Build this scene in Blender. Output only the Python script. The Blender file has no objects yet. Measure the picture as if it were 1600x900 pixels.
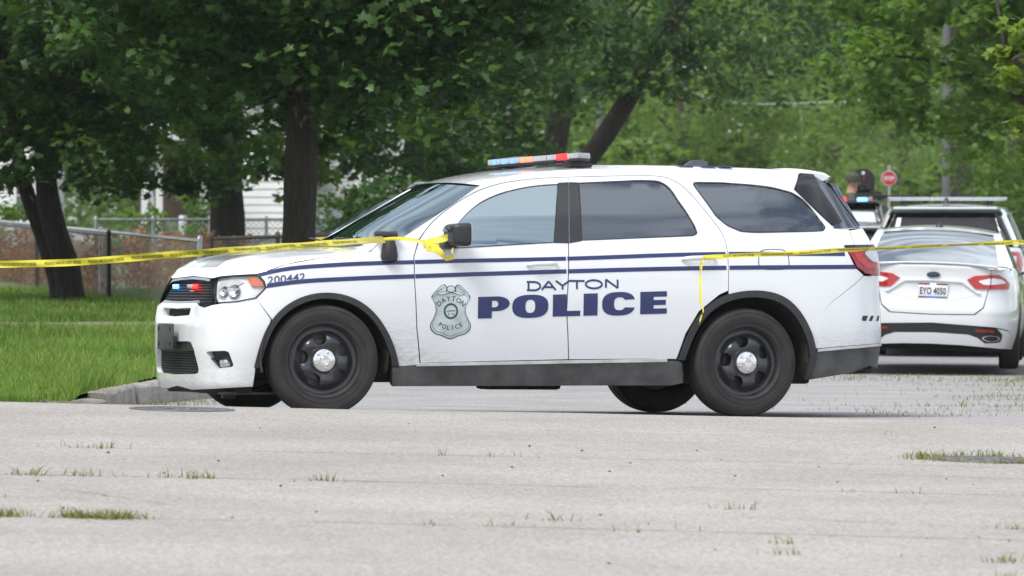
import bpy, bmesh, math, random
import numpy as np
from mathutils import Vector, Matrix, geometry
R = math.radians
rng = np.random.default_rng(7)
random.seed(7)
SC = bpy.context.scene
COL = SC.collection
# ------------------------------------------------------------------ camera
CAM_H = 1.6; CAM_F = 9300.0       # focal length in photo pixels (1600 wide)
cam_d = bpy.data.cameras.new('camera'); cam = bpy.data.objects.new('camera', cam_d); COL.objects.link(cam)
cam.location = (0, 0, CAM_H)
cam.rotation_euler = (R(90) - math.atan(171/CAM_F), 0, 0)
cam_d.sensor_width = 36.0
cam_d.lens = CAM_F/1600*36.0
cam_d.clip_start = 0.5; cam_d.clip_end = 2000
cam_d.dof.use_dof = True; cam_d.dof.focus_distance = 41.0; cam_d.dof.aperture_fstop = 7.1
SC.camera = cam
# ------------------------------------------------------------------ sky, sun, exposure
SUN_EL, SUN_AZ = R(57), R(224)      # azimuth clockwise from +Y
world = bpy.data.worlds.new('World'); SC.world = world; world.use_nodes = True
wn = world.node_tree; wn.nodes.clear()
w_out = wn.nodes.new('ShaderNodeOutputWorld'); w_bg = wn.nodes.new('ShaderNodeBackground')
w_sky = wn.nodes.new('ShaderNodeTexSky'); w_sky.sky_type = 'NISHITA'; w_sky.sun_disc = False
w_sky.sun_elevation = SUN_EL; w_sky.sun_rotation = SUN_AZ
w_sky.air_density = 1.0; w_sky.dust_density = 2.0
# broken cloud cover over the whole sky: even noise mixed with the clear sky
w_tc = wn.nodes.new('ShaderNodeTexCoord')
w_map = wn.nodes.new('ShaderNodeMapping'); w_map.inputs['Scale'].default_value = (1.0, 1.0, 4.5)
w_no = wn.nodes.new('ShaderNodeTexNoise'); w_no.inputs['Scale'].default_value = 5.2; w_no.inputs['Detail'].default_value = 7; w_no.inputs['Roughness'].default_value = 0.55
w_rp = wn.nodes.new('ShaderNodeValToRGB')
w_rp.color_ramp.elements[0].position = 0.38; w_rp.color_ramp.elements[0].color = (0.22, 0.22, 0.22, 1)
w_rp.color_ramp.elements[1].position = 0.62; w_rp.color_ramp.elements[1].color = (0.97, 0.97, 0.97, 1)
w_mix = wn.nodes.new('ShaderNodeMixRGB'); w_mix.inputs[2].default_value = (9.6, 10.0, 10.6, 1)
wn.links.new(w_tc.outputs['Generated'], w_map.inputs['Vector']); wn.links.new(w_map.outputs['Vector'], w_no.inputs['Vector'])
wn.links.new(w_no.outputs['Fac'], w_rp.inputs['Fac']); wn.links.new(w_rp.outputs['Color'], w_mix.inputs[0])
wn.links.new(w_sky.outputs['Color'], w_mix.inputs[1]); wn.links.new(w_mix.outputs['Color'], w_bg.inputs['Color'])
w_bg.inputs['Strength'].default_value = 0.105
wn.links.new(w_bg.outputs['Background'], w_out.inputs['Surface'])
sun_d = bpy.data.lights.new('sun', 'SUN'); sun = bpy.data.objects.new('sun', sun_d); COL.objects.link(sun)
sun_d.energy = 2.6; sun_d.angle = R(25); sun_d.color = (1.0, 0.96, 0.9)
_sd = Vector((math.sin(SUN_AZ)*math.cos(SUN_EL), math.cos(SUN_AZ)*math.cos(SUN_EL), math.sin(SUN_EL)))
sun.rotation_euler = _sd.to_track_quat('Z', 'Y').to_euler(); sun.location = (0, -20, 40)
SC.view_settings.view_transform = 'Standard'; SC.view_settings.look = 'None'
SC.view_settings.exposure = 0.60; SC.view_settings.gamma = 1.0
try: SC.view_settings.use_curve_mapping = False
except Exception: pass
SC.render.engine = 'CYCLES'
SC.cycles.max_bounces = 6; SC.cycles.transparent_max_bounces = 16
SC.cycles.diffuse_bounces = 3; SC.cycles.glossy_bounces = 3; SC.cycles.transmission_bounces = 4
SC.cycles.use_denoising = True
SC.cycles.caustics_reflective = False; SC.cycles.caustics_refractive = False
# ------------------------------------------------------------------ smooth body surfaces (pure numpy)
def herm(xk, yk, x):
    """cubic interpolation of rows yk (n or n,m) at xk, monotone-ish tangents"""
    xk = np.asarray(xk, float); yk = np.asarray(yk, float); x = np.clip(np.asarray(x, float), xk[0], xk[-1])
    h = np.diff(xk); dl = np.diff(yk, axis=0)/h
    m = np.zeros_like(yk); m[0] = dl[0]; m[-1] = dl[-1]
    m[1:-1] = np.where(dl[:-1]*dl[1:] > 0, 2*dl[:-1]*dl[1:]/(dl[:-1]+dl[1:]+1e-12), 0)
    i = np.clip(np.searchsorted(xk, x, side='right')-1, 0, len(xk)-2)
    t = (x-xk[i])/h[i]
    a = 2*t**3-3*t**2+1; b = t**3-2*t**2+t; c = -2*t**3+3*t**2; d = t**3-t**2
    return a*yk[i] + b*h[i]*m[i] + c*yk[i+1] + d*h[i]*m[i+1]
def catmull(pts, n=24):
    p = np.asarray(pts, float); p = np.vstack([2*p[0]-p[1], p, 2*p[-1]-p[-2]]); out = []
    for i in range(1, len(p)-2):
        for k in range(n):
            t = k/n
            # centripetal-like via chord tangents
            d1 = np.linalg.norm(p[i+1]-p[i]); d0 = np.linalg.norm(p[i]-p[i-1]); d2 = np.linalg.norm(p[i+2]-p[i+1])
            m1 = ((p[i+1]-p[i])/d1*d0 + (p[i]-p[i-1])/d0*d1)/(d0+d1)*d1
            m2 = ((p[i+2]-p[i+1])/d2*d1 + (p[i+1]-p[i])/d1*d2)/(d1+d2)*d1
            out.append((2*t**3-3*t**2+1)*p[i] + (t**3-2*t**2+t)*m1 + (-2*t**3+3*t**2)*p[i+1] + (t**3-t**2)*m2)
    out.append(p[-2]); return np.array(out)
class Body:
    """side-and-end skin of a car: a plan outline (half), pushed inwards by a table d(station, height)"""
    def __init__(self, plan, zk, table, xref):
        c = catmull(plan); seg = np.linalg.norm(np.diff(c, axis=0), axis=1); s = np.r_[0, np.cumsum(seg)]
        i = int(np.argmin(abs(c[:, 0]-xref) + (c[:, 1] < 0.6)*9)); s = s - s[i] + c[i, 0]
        su = np.linspace(s[0], s[-1], 900)
        self.s = su; self.x = np.interp(su, s, c[:, 0]); self.w = np.interp(su, s, c[:, 1])
        k = np.hanning(41); k /= k.sum()
        tx = np.gradient(self.x, su); tw = np.gradient(self.w, su)
        # mirrored / extended padding keeps the ends square
        def sm(a, sg):
            p = np.r_[sg*a[1:21][::-1], a, sg*a[-21:-1][::-1]]; return np.convolve(p, k, 'valid')
        tx = sm(tx, -1); tw = sm(tw, 1); n = np.hypot(tx, tw)
        self.nx = -tw/n; self.nw = tx/n
        self.zk = np.array(zk, float)
        st = []
        for key, row in table:
            if key[0] == 's': sv = key[1]
            else:
                d = np.hypot(self.x-key[1], self.w-key[2]); sv = self.s[int(np.argmin(d))]
            st.append((sv, row))
        st.sort(key=lambda r: r[0]); self.sk = np.array([a for a, _ in st]); self.tab = np.array([b for _, b in st], float)
        self.smin = self.s[0]; self.smax = self.s[-1]
    def d(self, s, z):
        cols = np.stack([herm(self.zk, r, z) for r in self.tab])      # stations x pts
        sk = self.sk; s = np.clip(s, sk[0], sk[-1]); i = np.clip(np.searchsorted(sk, s, side='right')-1, 0, len(sk)-2)
        j = np.arange(len(s)); h = np.diff(sk); dl = np.diff(cols, axis=0)/h[:, None]
        m = np.zeros_like(cols)
        m[1:-1] = np.where(dl[:-1]*dl[1:] > 0, 2*dl[:-1]*dl[1:]/(dl[:-1]+dl[1:]+1e-12), 0)
        t = (s-sk[i])/h[i]
        return (2*t**3-3*t**2+1)*cols[i, j] + (t**3-2*t**2+t)*h[i]*m[i, j] + (-2*t**3+3*t**2)*cols[i+1, j] + (t**3-t**2)*h[i]*m[i+1, j]
    def raw(self, s, z, off=0.0):
        s = np.atleast_1d(np.asarray(s, float)); z = np.atleast_1d(np.asarray(z, float))
        s = np.clip(s, self.smin, self.smax)
        d = self.d(s, z) - off
        x = np.interp(s, self.s, self.x); w = np.interp(s, self.s, self.w)
        nx = np.interp(s, self.s, self.nx); nw = np.interp(s, self.s, self.nw)
        return np.stack([x - nx*d, -(w - nw*d), z], 1)                 # near side: y = -w
    def normal(self, s, z):
        e = 0.006
        a = self.raw(np.minimum(s+e, self.smax), z)-self.raw(np.maximum(s-e, self.smin), z); b = self.raw(s, z+e)-self.raw(s, z-e)
        n = np.cross(a, b); n /= np.linalg.norm(n, axis=1)[:, None]+1e-12
        return n
    def P(self, s, z, off=0.0):
        s = np.atleast_1d(np.asarray(s, float)); z = np.atleast_1d(np.asarray(z, float))
        p = self.raw(s, z)
        if np.any(off): p = p + self.normal(s, z)*np.reshape(off, (-1, 1))
        return p
# ------------------------------------------------------------------ the patrol SUV's skin
SUV_PLAN = [(.165, 0), (.167, .3), (.178, .5), (.21, .635), (.28, .76), (.385, .85), (.54, .91), (.74, .942), (.95, .955), (1.8, .962), (2.8, .962), (3.7, .958), (4.2, .955), (4.62, .942), (4.88, .90), (5.05, .80), (5.12, .62), (5.15, .30), (5.16, 0)]
SUV_Z = [.12, .22, .32, .45, .60, .72, .80, .90, 1.0, 1.08, 1.15, 1.25, 1.40, 1.55, 1.64, 1.69, 1.72, 1.75]
SUV_T = [
 (('p', .165, 0),    [.08, .012, .01, .00, .00, .015, .06, .11, .17, .24, .30, .40, .5, .6, .7, .7, .7, .7]),
 (('p', .178, .5), [.08, .015, .01, .00, .00, .015, .055, .10, .15, .21, .28, .38, .5, .6, .7, .7, .7, .7]),
 (('p', .28, .76),  [.09, .02, .012, .00, .00, .010, .035, .075, .115, .17, .25, .35, .5, .6, .7, .7, .7, .7]),
 (('p', .54, .91),  [.10, .055, .03, .01, .00, .003, .012, .025, .05, .11, .20, .30, .4, .5, .6, .6, .6, .6]),
 (('s', .95),       [.10, .06, .03, .01, .00, .000, .002, .008, .022, .065, .14, .2, .3, .4, .5, .5, .5, .5]),
 (('s', 1.35),      [.12, .08, .05, .025, .008, .002, .0, .004, .014, .035, .065, .11, .18, .27, .34, .4, .45, .5]),
 (('s', 1.65),      [.12, .08, .05, .025, .008, .002, .0, .003, .010, .021, .037, .075, .135, .20, .242, .275, .31, .37]),
 (('s', 3.1),       [.12, .08, .05, .025, .008, .002, .0, .003, .010, .021, .037, .075, .135, .20, .242, .275, .31, .37]),
 (('s', 4.1),       [.12, .07, .04, .015, .003, .0, .0, .004, .012, .024, .04, .08, .14, .205, .247, .28, .32, .38]),
 (('p', 4.62, .942), [.12, .06, .03, .01, .0, .002, .006, .014, .024, .036, .052, .095, .16, .23, .275, .31, .36, .42]),
 (('p', 4.95, .87), [.13, .07, .03, .01, .0, .004, .008, .012, .018, .026, .04, .085, .175, .27, .33, .37, .42, .48]),
 (('p', 5.12, .62),  [.14, .07, .03, .01, .0, .008, .014, .02, .028, .036, .05, .105, .22, .33, .39, .43, .48, .53]),
 (('p', 5.16, 0),   [.14, .07, .03, .01, .0, .01, .016, .025, .035, .045, .06, .12, .24, .36, .42, .46, .5, .55])]
suv_body = Body(SUV_PLAN, SUV_Z, SUV_T, 0.95)
SUV_TH = math.radians(19.5)
_ex = np.array([math.cos(SUV_TH), math.sin(SUV_TH), -.0155]); _ex /= np.linalg.norm(_ex)
_ey = np.array([-math.sin(SUV_TH), math.cos(SUV_TH), -.0175]); _ey -= _ex*(_ex@_ey); _ey /= np.linalg.norm(_ey)
_ez = np.cross(_ex, _ey)
SUV_ROT = np.stack([_ex, _ey, _ez], 1)
SUV_HUB = np.array([.95, -.93, .382])
SUV_POS = np.array([(508-800)/CAM_F*40.0, 40.0, CAM_H-(562-279)/CAM_F*40.0]) - SUV_ROT @ SUV_HUB
def suv_world(p): return np.asarray(p) @ SUV_ROT.T + SUV_POS
# ------------------------------------------------------------------ lie of the land
_pn = SUV_ROT[:, 2]; _p0 = SUV_POS
def suv_plane(X, Y): return _p0[2] - (_pn[0]*(X-_p0[0]) + _pn[1]*(Y-_p0[1]))/_pn[2]
def street_z(X, Y):
    X = np.asarray(X, float); Y = np.asarray(Y, float)
    near = suv_plane(np.clip(X, -8, 8), np.clip(Y, 38, 50))
    prof = np.interp(Y, [50, 62, 72, 92, 115, 160, 240, 700], [0, -.185, -.24, -.10, .10, .05, -.28, -.5])
    return near + prof
def cross_z(X, Y): return .063 - .020*np.clip(X, -9, 9) - .0022*np.maximum(0, 39.3-np.asarray(Y, float))
def kerb_l(Y): return -2.75+.096*(np.asarray(Y, float)-44)
def kerb_r(Y): return 5.62+.096*(np.asarray(Y, float)-62)
def px(u, v, D): return ((u-800)/CAM_F*D, D, CAM_H-(v-279)/CAM_F*D)
# ------------------------------------------------------------------ materials
MATS = {}
def lin(c):
    c = [x/255 for x in c]; return tuple(x/12.92 if x <= .04045 else ((x+.055)/1.055)**2.4 for x in c)
def mat(name, col, rough=.5, metal=0., coat=0., var=0., vscale=8., bump=0., bscale=60., spec=.5, emit=None, estr=0., trans=0., alpha=1.):
    if name in MATS: return MATS[name]
    m = bpy.data.materials.new(name); m.use_nodes = True; nt = m.node_tree; b = nt.nodes['Principled BSDF']
    c = (*col, 1) if len(col) == 3 else col
    b.inputs['Base Color'].default_value = c; b.inputs['Roughness'].default_value = rough; b.inputs['Metallic'].default_value = metal
    b.inputs['Coat Weight'].default_value = coat; b.inputs['Coat Roughness'].default_value = .06; b.inputs['Specular IOR Level'].default_value = spec
    b.inputs['Transmission Weight'].default_value = trans; b.inputs['Alpha'].default_value = alpha
    if emit: b.inputs['Emission Color'].default_value = (*emit, 1); b.inputs['Emission Strength'].default_value = estr
    if var or bump:
        tc = nt.nodes.new('ShaderNodeTexCoord')
        if var:
            n = nt.nodes.new('ShaderNodeTexNoise'); n.inputs['Scale'].default_value = vscale; n.inputs['Detail'].default_value = 5
            nt.links.new(tc.outputs['Object'], n.inputs['Vector'])
            mx = nt.nodes.new('ShaderNodeMixRGB'); mx.blend_type = 'MULTIPLY'; mx.inputs[0].default_value = 1
            mr = nt.nodes.new('ShaderNodeMapRange'); mr.inputs[1].default_value = .3; mr.inputs[2].default_value = .7; mr.inputs[3].default_value = 1-var; mr.inputs[4].default_value = 1+var
            nt.links.new(n.outputs['Fac'], mr.inputs[0]); mx.inputs[1].default_value = c; nt.links.new(mr.outputs[0], mx.inputs[2]); nt.links.new(mx.outputs[0], b.inputs['Base Color'])
        if bump:
            n2 = nt.nodes.new('ShaderNodeTexNoise'); n2.inputs['Scale'].default_value = bscale; n2.inputs['Detail'].default_value = 4
            nt.links.new(tc.outputs['Object'], n2.inputs['Vector'])
            bp = nt.nodes.new('ShaderNodeBump'); bp.inputs['Strength'].default_value = bump; bp.inputs['Distance'].default_value = .02
            nt.links.new(n2.outputs['Fac'], bp.inputs['Height']); nt.links.new(bp.outputs['Normal'], b.inputs['Normal'])
    MATS[name] = m; return m
def glass(name, tint, refl=1.0, ior=1.5, rough=0.0):
    """thin pane: tinted see-through plus a mirror reflection that grows at grazing angles"""
    if name in MATS: return MATS[name]
    m = bpy.data.materials.new(name); m.use_nodes = True; nt = m.node_tree; nt.nodes.clear()
    o = nt.nodes.new('ShaderNodeOutputMaterial'); t = nt.nodes.new('ShaderNodeBsdfTransparent'); t.inputs[0].default_value = (*tint, 1)
    g = nt.nodes.new('ShaderNodeBsdfGlossy'); g.inputs['Roughness'].default_value = rough; g.inputs[0].default_value = (*refl, 1) if hasattr(refl, '__len__') else (refl, refl, refl, 1)
    f = nt.nodes.new('ShaderNodeFresnel'); ge = nt.nodes.new('ShaderNodeNewGeometry'); mr = nt.nodes.new('ShaderNodeMapRange'); mr.inputs[3].default_value = ior; mr.inputs[4].default_value = 1/ior; nt.links.new(ge.outputs['Backfacing'], mr.inputs[0]); nt.links.new(mr.outputs[0], f.inputs[0]); x = nt.nodes.new('ShaderNodeMixShader')
    nt.links.new(f.outputs[0], x.inputs[0]); nt.links.new(t.outputs[0], x.inputs[1]); nt.links.new(g.outputs[0], x.inputs[2]); nt.links.new(x.outputs[0], o.inputs[0])
    MATS[name] = m; return m
# ------------------------------------------------------------------ objects
def tag(o, label=None, cat=None, group=None, kind=None):
    if label: o['label'] = label
    if cat: o['category'] = cat
    if group: o['group'] = group
    if kind: o['kind'] = kind
    return o
def empty(name, loc=(0, 0, 0), rz=0., label=None, cat=None, group=None):
    o = bpy.data.objects.new(name, None); COL.objects.link(o); o.location = loc; o.rotation_euler = (0, 0, rz); o.empty_display_size = .2
    return tag(o, label, cat, group)
def mesh_obj(name, v, f, m, parent=None, smooth=True, normals=None, sharp=None):
    me = bpy.data.meshes.new(name)
    me.from_pydata([tuple(map(float, p)) for p in v], [], [tuple(map(int, q)) for q in f])
    if m is not None: me.materials.append(MATS[m] if isinstance(m, str) else m)
    if smooth: me.polygons.foreach_set('use_smooth', [True]*len(me.polygons))
    me.update()
    if normals is not None: me.normals_split_custom_set_from_vertices([tuple(map(float, n)) for n in normals])
    elif smooth and sharp is not None:
        me.set_sharp_from_angle(angle=R(sharp))
    o = bpy.data.objects.new(name, me); COL.objects.link(o)
    if parent is not None: o.parent = parent
    return o
def big_mesh(name, v, tri, m, parent=None, smooth=False, attr=None):
    """many triangles, straight from arrays"""
    v = np.asarray(v, np.float32); tri = np.asarray(tri, np.int32); k = tri.shape[1]
    me = bpy.data.meshes.new(name); me.vertices.add(len(v)); me.vertices.foreach_set('co', v.ravel())
    me.loops.add(tri.size); me.loops.foreach_set('vertex_index', tri.ravel())
    me.polygons.add(len(tri)); me.polygons.foreach_set('loop_start', np.arange(0, tri.size, k, dtype=np.int32))
    if smooth: me.polygons.foreach_set('use_smooth', np.ones(len(tri), bool))
    me.materials.append(MATS[m] if isinstance(m, str) else m)
    if attr is not None:
        a = me.attributes.new('shade', 'FLOAT', 'POINT'); a.data.foreach_set('value', np.asarray(attr, np.float32))
    me.update(calc_edges=True); me.validate()
    o = bpy.data.objects.new(name, me); COL.objects.link(o)
    if parent is not None: o.parent = parent
    return o
def copy_tree(o, parent=None, swap=None):
    c = o.copy(); COL.objects.link(c); c.parent = parent
    for ch in list(o.children): copy_tree(ch, c)
    return c
class MB:
    """collects simple solids into ONE mesh"""
    def __init__(self): self.v = []; self.f = []
    def add(self, v, f):
        n = len(self.v); self.v += [tuple(map(float, p)) for p in v]; self.f += [tuple(i+n for i in q) for q in f]; return self
    def bm(self, b, M=None):
        b.verts.ensure_lookup_table(); b.verts.index_update()
        self.add([(M @ x.co) if M else x.co.copy() for x in b.verts], [[x.index for x in q.verts] for q in b.faces]); b.free(); return self
    def box(self, c, s, bev=0., rot=None, seg=2):
        b = bmesh.new(); bmesh.ops.create_cube(b, size=1.0)
        for x in b.verts: x.co = Vector((x.co.x*s[0], x.co.y*s[1], x.co.z*s[2]))
        if bev: bmesh.ops.bevel(b, geom=b.edges[:], offset=bev, segments=seg, affect='EDGES', profile=.6)
        M = Matrix.Translation(Vector(c)) @ (rot.to_4x4() if rot is not None else Matrix()); return self.bm(b, M)
    def tube(self, pts, rad, seg=10, cap=True):
        pts = [Vector(p) for p in pts]; n = len(pts); rad = [rad]*n if not hasattr(rad, '__len__') else rad
        rings = []; up = None
        for i, p in enumerate(pts):
            t = (pts[min(i+1, n-1)]-pts[max(i-1, 0)]).normalized()
            if up is None:
                up = t.orthogonal().normalized()
            up = (up - t*up.dot(t)).normalized(); sd = t.cross(up)
            rings.append([p + (up*math.cos(a)+sd*math.sin(a))*rad[i] for a in [2*math.pi*k/seg for k in range(seg)]])
        v = [q for r in rings for q in r]; f = []
        for i in range(n-1):
            for k in range(seg):
                a = i*seg+k; b = i*seg+(k+1) % seg; f.append((a, b, b+seg, a+seg))
        if cap: f.append(tuple(range(seg))[::-1]); f.append(tuple((n-1)*seg+k for k in range(seg)))
        return self.add(v, f)
    def lathe(self, prof, seg=32, M=None, close=False):
        """profile of (radius, axial) about the local y axis"""
        v = []; f = []; n = len(prof)
        for r, a in prof:
            for k in range(seg):
                t = 2*math.pi*k/seg; v.append(Vector((r*math.cos(t), a, r*math.sin(t))))
        for i in range(n-1 if not close else n):
            j = (i+1) % n
            for k in range(seg):
                k2 = (k+1) % seg; f.append((i*seg+k, j*seg+k, j*seg+k2, i*seg+k2))
        if M is not None: v = [M @ p for p in v]
        return self.add(v, f)
    def prism(self, poly, a, b, axis=1):
        """polygon in the plane across `axis`, from a to b"""
        n = len(poly)
        def pt(p, h): q = list(p); q.insert(axis, h); return tuple(q)
        v = [pt(p, a) for p in poly]+[pt(p, b) for p in poly]
        f = [tuple(range(n))[::-1], tuple(range(n, 2*n))]+[(i, (i+1) % n, (i+1) % n+n, i+n) for i in range(n)]
        return self.add(v, f)
    def build(self, name, m, parent=None, smooth=True, sharp=35, label=None, kind=None):
        o = mesh_obj(name, self.v, self.f, m, parent, smooth, None, sharp)
        bm_ = bmesh.new(); bm_.from_mesh(o.data); bmesh.ops.recalc_face_normals(bm_, faces=bm_.faces[:]); bm_.to_mesh(o.data); bm_.free()
        if smooth: o.data.set_sharp_from_angle(angle=R(sharp))
        return tag(o, label, None, None, kind)
# ------------------------------------------------------------------ flat outlines -> triangles -> skin
def densify(poly, res, closed=True):
    out = []; n = len(poly)
    for i in range(n if closed else n-1):
        a = np.array(poly[i], float); b = np.array(poly[(i+1) % n], float); k = max(1, int(math.ceil(np.linalg.norm(b-a)/res)))
        out += [a+(b-a)*t/k for t in range(k)]
    if not closed: out.append(np.array(poly[-1], float))
    return np.array(out)
def smooth_poly(pts, n=6, closed=False):
    if closed:
        p = list(pts); q = catmull(p[-3:]+p+p[:3], n); return [tuple(a) for a in q[3*n-n: len(q)-1-3*n+0]]
    return [tuple(a) for a in catmull(pts, n)]
def inside(poly, p):
    x, y = p[:, 0], p[:, 1]; c = np.zeros(len(p), bool); q = np.asarray(poly); j = len(q)-1
    for i in range(len(q)):
        xi, yi = q[i]; xj, yj = q[j]
        if yi != yj:
            k = ((yi > y) != (yj > y)) & (x < (xj-xi)*(y-yi)/(yj-yi)+xi); c ^= k
        j = i
    return c
def fill(poly, holes=(), res=.05):
    lo = [densify(poly, res)]+[densify(h, res) for h in holes]
    P = np.vstack(lo); E = []; n = 0
    for l in lo:
        E += [(n+i, n+(i+1) % len(l)) for i in range(len(l))]; n += len(l)
    mn, mx = lo[0].min(0), lo[0].max(0)
    gx, gy = np.meshgrid(np.arange(mn[0]+res/2, mx[0], res), np.arange(mn[1]+res/2, mx[1], res)); g = np.stack([gx.ravel(), gy.ravel()], 1)
    if len(g):
        k = inside(lo[0], g)
        for h in lo[1:]: k &= ~inside(h, g)
        g = g[k]
    if len(g):
        d = np.full(len(g), 9.)
        for i in range(0, len(P), 200): d = np.minimum(d, np.sqrt(((g[:, None]-P[None, i:i+200])**2).sum(2)).min(1))
        g = g[d > res*.45]
    A = np.vstack([P, g]) if len(g) else P
    v, _, f, *_ = geometry.delaunay_2d_cdt([Vector(a) for a in A], E, [], 0, 1e-6)
    v = np.array([(a.x, a.y) for a in v]); f = np.array([q for q in f if len(q) == 3])
    c = v[f].mean(1); k = inside(lo[0], c)
    for h in lo[1:]: k &= ~inside(h, c)
    f = f[k]; a, b, c = v[f[:, 0]], v[f[:, 1]], v[f[:, 2]]
    ar = (b[:, 0]-a[:, 0])*(c[:, 1]-a[:, 1])-(b[:, 1]-a[:, 1])*(c[:, 0]-a[:, 0])
    f[ar < 0] = f[ar < 0][:, ::-1]
    return v, f[abs(ar) > 1e-10]
def skin(body, v, f, off=0., flange=0., side=-1, extra=None):
    """lift (s,z) triangles onto a body: returns verts, faces, normals; side -1 near, +1 far"""
    P = body.P(v[:, 0], v[:, 1], off); N = body.normal(v[:, 0], v[:, 1])
    if extra is not None: P = P + N*extra(v)[:, None]
    V = [P]; NN = [N]; F = [f]
    if flange:
        e = {}
        for t in f:
            for a, b in ((t[0], t[1]), (t[1], t[2]), (t[2], t[0])):
                if (b, a) in e: del e[(b, a)]
                else: e[(a, b)] = 1
        ed = np.array(list(e.keys()))
        c0, c1 = v[:, 0].min(), v[:, 0].max()
        keep = ~(((abs(v[ed[:, 0], 0]-body.smin) < 1e-5) & (abs(v[ed[:, 1], 0]-body.smin) < 1e-5)) | ((abs(v[ed[:, 0], 0]-body.smax) < 1e-5) & (abs(v[ed[:, 1], 0]-body.smax) < 1e-5)))
        ed = ed[keep]; n0 = len(P); m = len(ed)
        a, b = P[ed[:, 0]], P[ed[:, 1]]; na, nb = N[ed[:, 0]], N[ed[:, 1]]
        en = np.cross(b-a, na); en /= np.linalg.norm(en, axis=1)[:, None]+1e-12
        V += [a, b, b-nb*flange, a-na*flange]; NN += [en]*4
        i = np.arange(m); q = np.stack([n0+i, n0+3*m+i, n0+2*m+i, n0+m+i], 1)
        F += [q[:, :3], q[:, [0, 2, 3]]]
    V = np.vstack(V); NN = np.vstack(NN); F = np.vstack(F)
    if side > 0:
        V = V*[1, -1, 1]; NN = NN*[1, -1, 1]; F = F[:, ::-1]
    return V, F, NN
def panel(body, name, poly, m, parent, holes=(), res=.05, off=0., flange=.014, side=-1, across=False, extra=None, label=None, kind=None):
    v, f = fill(poly, holes, res); V, F, N = skin(body, v, f, off, flange, side, extra)
    if across:
        V2, F2, N2 = skin(body, v, f, off, flange, -side, extra); F = np.vstack([F, F2+len(V)]); V = np.vstack([V, V2]); N = np.vstack([N, N2])
    return tag(mesh_obj(name, V, F, m, parent, True, N), label, None, None, kind)
def text2d(s, bold=0.):
    """triangles of a line of writing, cap height 1, from the built-in outline font"""
    cu = bpy.data.curves.new('writing', 'FONT'); cu.body = s; cu.size = 1.0; cu.offset = bold; cu.resolution_u = 3
    o = bpy.data.objects.new('writing', cu); COL.objects.link(o); bpy.context.view_layer.update()
    me = bpy.data.meshes.new_from_object(o.evaluated_get(bpy.context.evaluated_depsgraph_get()))
    b = bmesh.new(); b.from_mesh(me); bmesh.ops.triangulate(b, faces=b.faces[:]); b.verts.index_update()
    v = np.array([(p.co.x, p.co.y) for p in b.verts]); f = np.array([[p.index for p in q.verts] for q in b.faces]); b.free()
    bpy.data.objects.remove(o); bpy.data.curves.remove(cu); bpy.data.meshes.remove(me)
    v[:, 0] -= v[:, 0].min(); v /= .729 if len(v) else 1
    a = v[f[:, 0]]; bb = v[f[:, 1]]; c = v[f[:, 2]]; ar = (bb[:, 0]-a[:, 0])*(c[:, 1]-a[:, 1])-(bb[:, 1]-a[:, 1])*(c[:, 0]-a[:, 0]); f[ar < 0] = f[ar < 0][:, ::-1]
    return v, f
def grid_faces(nu, nv, flip=False):
    f = []
    for i in range(nu-1):
        for j in range(nv-1):
            q = (i*nv+j, i*nv+j+1, (i+1)*nv+j+1, (i+1)*nv+j); f.append(q[::-1] if flip else q)
    return f
def chaikin(poly, n=2, k=.22):
    p = [np.array(q, float) for q in poly]
    for _ in range(n):
        o = []
        for i in range(len(p)):
            a, b = p[i], p[(i+1) % len(p)]; o += [a+(b-a)*k, b+(a-b)*k]
        p = o
    return [tuple(q) for q in p]
def arcpts(cx, cy, rx, ry, a0, a1, n):
    return [(cx+rx*math.cos(a0+(a1-a0)*i/n), cy+ry*math.sin(a0+(a1-a0)*i/n)) for i in range(n+1)]
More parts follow.
